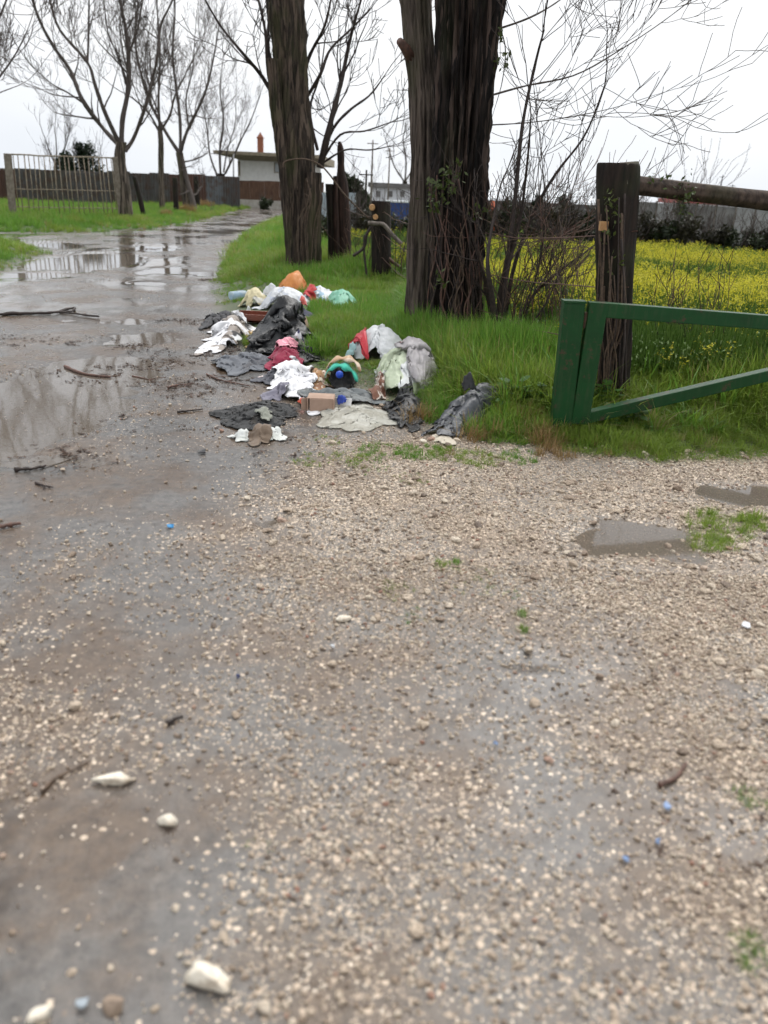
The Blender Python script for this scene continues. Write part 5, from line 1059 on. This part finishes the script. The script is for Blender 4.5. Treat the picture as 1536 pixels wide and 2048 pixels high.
# ------------------------------------------------------------------ grass
def blade(m, x, y, h, lean, az, wd, segs=3):
    P = []; dx, dy = math.cos(az), math.sin(az); nx_, ny_ = -dy, dx
    for i in range(segs + 1):
        t = i / segs; o_ = lean * t * t; z = h * (t - .25 * lean / h * t * t if h else t); w_ = wd * (1 - t) ** .8 if i < segs else 0
        c = (x + dx * o_, y + dy * o_, z)
        if i < segs: P += [(c[0] - nx_ * w_, c[1] - ny_ * w_, c[2]), (c[0] + nx_ * w_, c[1] + ny_ * w_, c[2])]
        else: P.append(c)
    f = [(2 * i, 2 * i + 1, 2 * i + 3, 2 * i + 2) for i in range(segs - 1)] + [(2 * segs - 2, 2 * segs - 1, 2 * segs)]
    m.add(P, f)
def tuft(seed, n, rad, lean, wd):
    rg = np.random.default_rng(seed); m = MB()
    for i in range(n):
        a = rg.uniform(0, 6.28); r_ = rad * math.sqrt(rg.random()); blade(m, r_ * math.cos(a), r_ * math.sin(a), rg.uniform(.45, 1.0), abs(rg.normal()) * lean, a + rg.normal() * .9, wd * rg.uniform(.6, 1.3))
    return m
M_grass = M_leaf('grass_blade', (.11, .255, .028), (.23, .41, .07), (.34, .29, .12), .5)
M_grass_y = M_leaf('yellow_green_grass_blade', (.19, .30, .035), (.30, .40, .08), (.38, .31, .14), .5)
M_dry = M_leaf('dry_orange_grass', (.26, .16, .06), (.40, .28, .12), None, .25)
gprotos = [proto('grass_tuft', tuft(200 + i, 24, .36, .55, .030), M_grass) for i in range(3)] + [proto('grass_tuft', tuft(210 + i, 22, .42, .65, .030), M_grass_y) for i in range(2)] + [proto('dry_tuft', tuft(220, 26, .35, .55, .022), M_dry)]
def foot_clear(x, y, f=1.0):
    ok = np.ones(len(x), bool)
    for (cx, cy, rx, ry, rot) in FOOT:
        c, s = math.cos(rot), math.sin(rot); a = ((x - cx) * c + (y - cy) * s) / (rx * f + .01); b = (-(x - cx) * s + (y - cy) * c) / (ry * f + .01); ok &= (a * a + b * b) > 1
    return ok
def grass_patch(n, xr, yr, which, hfun, dryp=.02, yel=.35):
    x = rng.uniform(*xr, n); y = rng.uniform(*yr, n); dv_, dl_, di_, df_ = masks(x, y); dm = {'v': dv_, 'l': dl_, 'i': di_}[which]
    ok = (dm > 0) & (foot_clear(x, y, 1.0) if which == 'v' else True); x, y, dm, df_ = x[ok], y[ok], dm[ok], df_[ok]
    h = hfun(x, y, dm, df_) * rng.uniform(.7, 1.3, len(x)); yn = fbm(x * .7 + 3, y * .7, 3); pk = np.where(rng.random(len(x)) < dryp, 5, np.where(rng.random(len(x)) < np.clip((yn - .5) * 4 + yel, 0, 1), rng.integers(3, 5, len(x)), rng.integers(0, 3, len(x))))
    wd = np.minimum(h, .3) * rng.uniform(.85, 1.25, len(x))
    return np.stack([x, y, hz_full(x, y) - .01], 1), h, wd, pk
def hv(x, y, d, f):
    return (1.3 - .85 * sstep(.1, .7, f)) * (1 - .6 * np.exp(-((x - 2.0) ** 2 + (y - 5.6) ** 2) / .5)) * (.05 + .05 * sstep(.0, .25, d) + .17 * sstep(.3, 1.3, d)) * (.35 + 1.3 * fbm(x * 1.6, y * 1.6, 3)) * (1 - .62 * sstep(.5, .0, x) * sstep(5.2, 6, y) * sstep(15, 13, y))
pk_ = [grass_patch(42000, (-1.0, 5.0), (4.2, 11.5), 'v', hv), grass_patch(12000, (-3.6, 3), (11, 19), 'v', lambda *a: hv(*a) * 1.15), grass_patch(9000, (-6, 8), (18, 45), 'v', lambda *a: .25 + 0 * a[0]),
       grass_patch(16000, (-22, 0), (24, 46), 'l', lambda x, y, d, f: .16 + .22 * sstep(0, 3, d), .015, .2), grass_patch(9000, (-16, 14), (40, 66), 'l', lambda x, y, d, f: .3 + .1 * sstep(0, 3, d), .05, .25), grass_patch(7000, (-16, -5), (14, 27), 'i', lambda x, y, d, f: .10 + .14 * sstep(0, 1, d), .01, .3)]
def weed_proto(seed):
    rg = np.random.default_rng(seed); m = MB()
    for i in range(26):
        a = rg.uniform(0, 6.28); b = rg.uniform(.02, .3); z = rg.uniform(.15, 1.0); c = np.array([math.cos(a) * b, math.sin(a) * b, z * .8]); L_ = rg.uniform(.18, .34); az = a + rg.normal() * .5; d = np.array([math.cos(az), math.sin(az), rg.uniform(-.1, .5)]) * L_; p_ = np.array([-math.sin(az), math.cos(az), rg.uniform(-.2, .2)]) * L_ * .38
        m.add([c, c + d * .35 + p_, c + d * .8 + p_ * .7, c + d * 1.1, c + d * .8 - p_ * .7, c + d * .35 - p_], [(0, 1, 2, 3, 4, 5)]); m.tube([(math.cos(a) * b * .3, math.sin(a) * b * .3, 0), c], [.012, .008], 3, False)
    return m
M_weed = M_leaf('broad_weed_leaf', (.05, .13, .02), (.10, .22, .045), None, .35)
wprotos = [proto('weed', weed_proto(800 + i), M_weed) for i in range(3)] + [proto('tall_tuft', tuft(230 + i, 14, .25, .7, .026), M_grass if i else M_grass_y) for i in range(2)]
n = 8600; x = rng.uniform(-1.2, 5, n); y = rng.uniform(4.4, 14, n); dv_ = masks(x, y)[0]; wn = fbm(x * .9 + 50, y * .9, 3); ok = (dv_ > .2) & (masks(x, y)[3] < .5) & foot_clear(x, y, 1.2) & (rng.random(n) < .25 + .6 * sstep(.45, .6, wn)); x, y, wn, dv_ = x[ok], y[ok], wn[ok], dv_[ok]; n = len(x)
pk = np.where((wn > .54) & (rng.random(n) < .6), rng.integers(0, 3, n), rng.integers(3, 5, n)); h = np.where(pk < 3, rng.uniform(.12, .28, n), rng.uniform(.24, .56, n)) * sstep(.1, .8, dv_) * (1 - .7 * sstep(.6, .0, x) * sstep(5.2, 6, y) * sstep(14.5, 12.5, y)); wd = np.where(pk < 3, h * 1.1, .32)
o_ = scatter('verge_weeds', np.stack([x, y, hz_full(x, y) - .01], 1), np.stack([rng.normal(size=n) * .1, rng.normal(size=n) * .1, rng.uniform(0, 6.28, n)], 1), np.stack([wd, wd, h], 1), wprotos, pk)
tag(o_, 'broad leaved weeds and tall grass stems among the bank grass', 'weeds', kind='stuff')
def sc_grass(name, packs, label):
    P = np.concatenate([p[0] for p in packs]); h = np.concatenate([p[1] for p in packs]); wd = np.concatenate([p[2] for p in packs]); pk = np.concatenate([p[3] for p in packs]); n = len(P)
    o_ = scatter(name, P, np.stack([rng.normal(size=n) * .12, rng.normal(size=n) * .12, rng.uniform(0, 6.28, n)], 1), np.stack([wd, wd, h], 1), gprotos, pk); return tag(o_, label, 'grass', kind='stuff')
sc_grass('verge_grass', pk_[:3], 'lush green grass on the bank under the poplars'); sc_grass('roadside_grass', pk_[3:5], 'green grass strip along the sheet metal fence'); sc_grass('grass_patch', pk_[5:], 'patch of green grass at the road junction')
# dry orange clumps by the far stakes and by the gate foot, and small tufts in the gravel
def spot_tufts(spots, z=.08):
    P, H_, W_, K_ = [], [], [], []
    for (px, py, rpx, n, h, kind) in spots:
        c = G(px, py, z); r_ = rpx * np.linalg.norm(c - [0, 0, CAM_H]) / FPX
        for i in range(n):
            a = rng.uniform(0, 6.28); q = r_ * math.sqrt(rng.random()); x, y = c[0] + q * math.cos(a), c[1] + q * math.sin(a) * 1.2
            P.append((x, y, hz(x, y) - .005)); hh = h * rng.uniform(.6, 1.3); H_.append(hh); W_.append(hh * rng.uniform(.7, 1.1)); K_.append(5 if kind == 'd' else (rng.integers(3, 5) if kind == 'y' else rng.integers(0, 3)))
    return np.array(P), np.array(H_), np.array(W_), np.array(K_)
sc_grass('dry_grass', [spot_tufts([(372, 428, 14, 40, .55, 'd'), (410, 418, 16, 50, .6, 'd'), (438, 412, 16, 50, .65, 'd'), (330, 434, 10, 20, .4, 'd'), (1085, 860, 40, 26, .13, 'd'), (1110, 885, 40, 16, .08, 'd'), (1050, 830, 40, 12, .14, 'd'), (960, 850, 40, 12, .13, 'd'), (830, 820, 30, 10, .13, 'd')])], 'dry orange grass clumps by the stakes and the gate foot')
gt = [(1040, 1228, 12, 10, .03, 'g'), (1048, 1262, 9, 8, .03, 'g'), (885, 1128, 20, 18, .028, 'y'), (915, 1125, 10, 8, .03, 'g'), (1440, 1055, 60, 70, .05, 'y'), (1420, 1085, 40, 40, .05, 'y'), (1510, 1045, 30, 30, .06, 'y'), (790, 1180, 40, 22, .022, 'y'), (830, 1235, 30, 14, .02, 'g'), (940, 1160, 60, 26, .02, 'y'), (1000, 1190, 40, 16, .02, 'g'),
      (620, 920, 40, 30, .03, 'y'), (700, 915, 40, 34, .035, 'y'), (760, 905, 50, 60, .04, 'g'), (840, 905, 50, 70, .045, 'g'), (900, 910, 40, 50, .04, 'y'), (660, 880, 30, 20, .03, 'y'), (820, 960, 40, 20, .025, 'y'), (740, 935, 40, 20, .03, 'g'), (1500, 1600, 26, 16, .025, 'g'), (1500, 1905, 30, 18, .03, 'g'), (520, 1690, 30, 8, .015, 'g'),
      (960, 920, 50, 60, .04, 'y'), (1040, 915, 40, 50, .04, 'g'), (510, 690, 22, 60, .12, 'y'), (560, 765, 10, 10, .06, 'g'), (640, 715, 30, 60, .2, 'g'), (650, 770, 14, 16, .08, 'g')]
sc_grass('gravel_grass', [spot_tufts(gt, 0)], 'small green weed tufts growing through the gravel')
# ------------------------------------------------------------------ mustard field
M_yel = M_leaf('mustard_flower', (.56, .52, .035), (.70, .65, .07), None, .45, .6)
M_mleaf = M_leaf('mustard_leaf', (.10, .20, .03), (.20, .32, .07), None, .45)
def mustard(seed, flowers):
    rg = np.random.default_rng(seed); m = MB(); nf0 = 0; fm = []
    for s in range(9):
        a = rg.uniform(0, 6.28); b = rg.uniform(0, .28); top = np.array([math.cos(a) * (b + rg.uniform(0, .22)), math.sin(a) * (b + rg.uniform(0, .22)), rg.uniform(.65, 1.0)]); bot = np.array([math.cos(a) * b, math.sin(a) * b, 0])
        m.tube([bot, (bot + top) / 2 + rg.normal(size=3) * .03, top], [.012, .010, .006], 3, False)
        for q in range(7):
            t = rg.uniform(.1, .8); c = bot + (top - bot) * t; az = rg.uniform(0, 6.28); L_ = rg.uniform(.1, .22) * (1.2 - t); d = np.array([math.cos(az), math.sin(az), rg.uniform(.1, .8)]) * L_; sd_ = np.array([-math.sin(az), math.cos(az), 0]) * L_ * .22
            m.add([c, c + d * .5 + sd_, c + d, c + d * .5 - sd_], [(0, 1, 2, 3)])
        if flowers:
            k0 = len(m.f); leafy(m, top + [0, 0, -.02], .085, 11, .026, rg, 1.6); fm += list(range(k0, len(m.f)))
    me = bpy.data.meshes.new('mustard_plant'); me.from_pydata(np.concatenate(m.v).tolist(), [], m.f); me.materials.append(M_mleaf); me.materials.append(M_yel)
    for i in fm: me.polygons[i].material_index = 1
    return bpy.data.objects.new('mustard_plant', me)
mp_ = [mustard(1, True), mustard(2, True), mustard(3, True), mustard(4, False)]
n = 26000; y = 5.5 + 23 * rng.random(n) ** 1.35; x = rng.uniform(-.25, .72, n) * y + rng.uniform(0, 1, n) * 2; dd = masks(x, y)[3]; ok = dd > .25; x, y, dd = x[ok], y[ok], dd[ok]
fl = (fbm(x * .35, y * .35, 3) - .5) * 3 + .34 + .16 * sstep(6, 9, y); h = .46 * (.75 + .5 * fbm(x * .5 + 9, y * .5, 3)) * sstep(-.6, .9, dd + .3) * rng.uniform(.8, 1.2, len(x)); n = len(x); wd = .55 * rng.uniform(.8, 1.2, n)
o_ = scatter('mustard_crop', np.stack([x, y, hz_full(x, y) - .01], 1), np.stack([rng.normal(size=n) * .06, rng.normal(size=n) * .06, rng.uniform(0, 6.28, n)], 1), np.stack([wd, wd, h], 1), mp_, np.where(rng.random(n) < np.clip(fl, .05, .95), rng.integers(0, 3, n), 3))
tag(o_, 'flowering yellow mustard crop filling the field behind the gate', 'crop', kind='stuff')
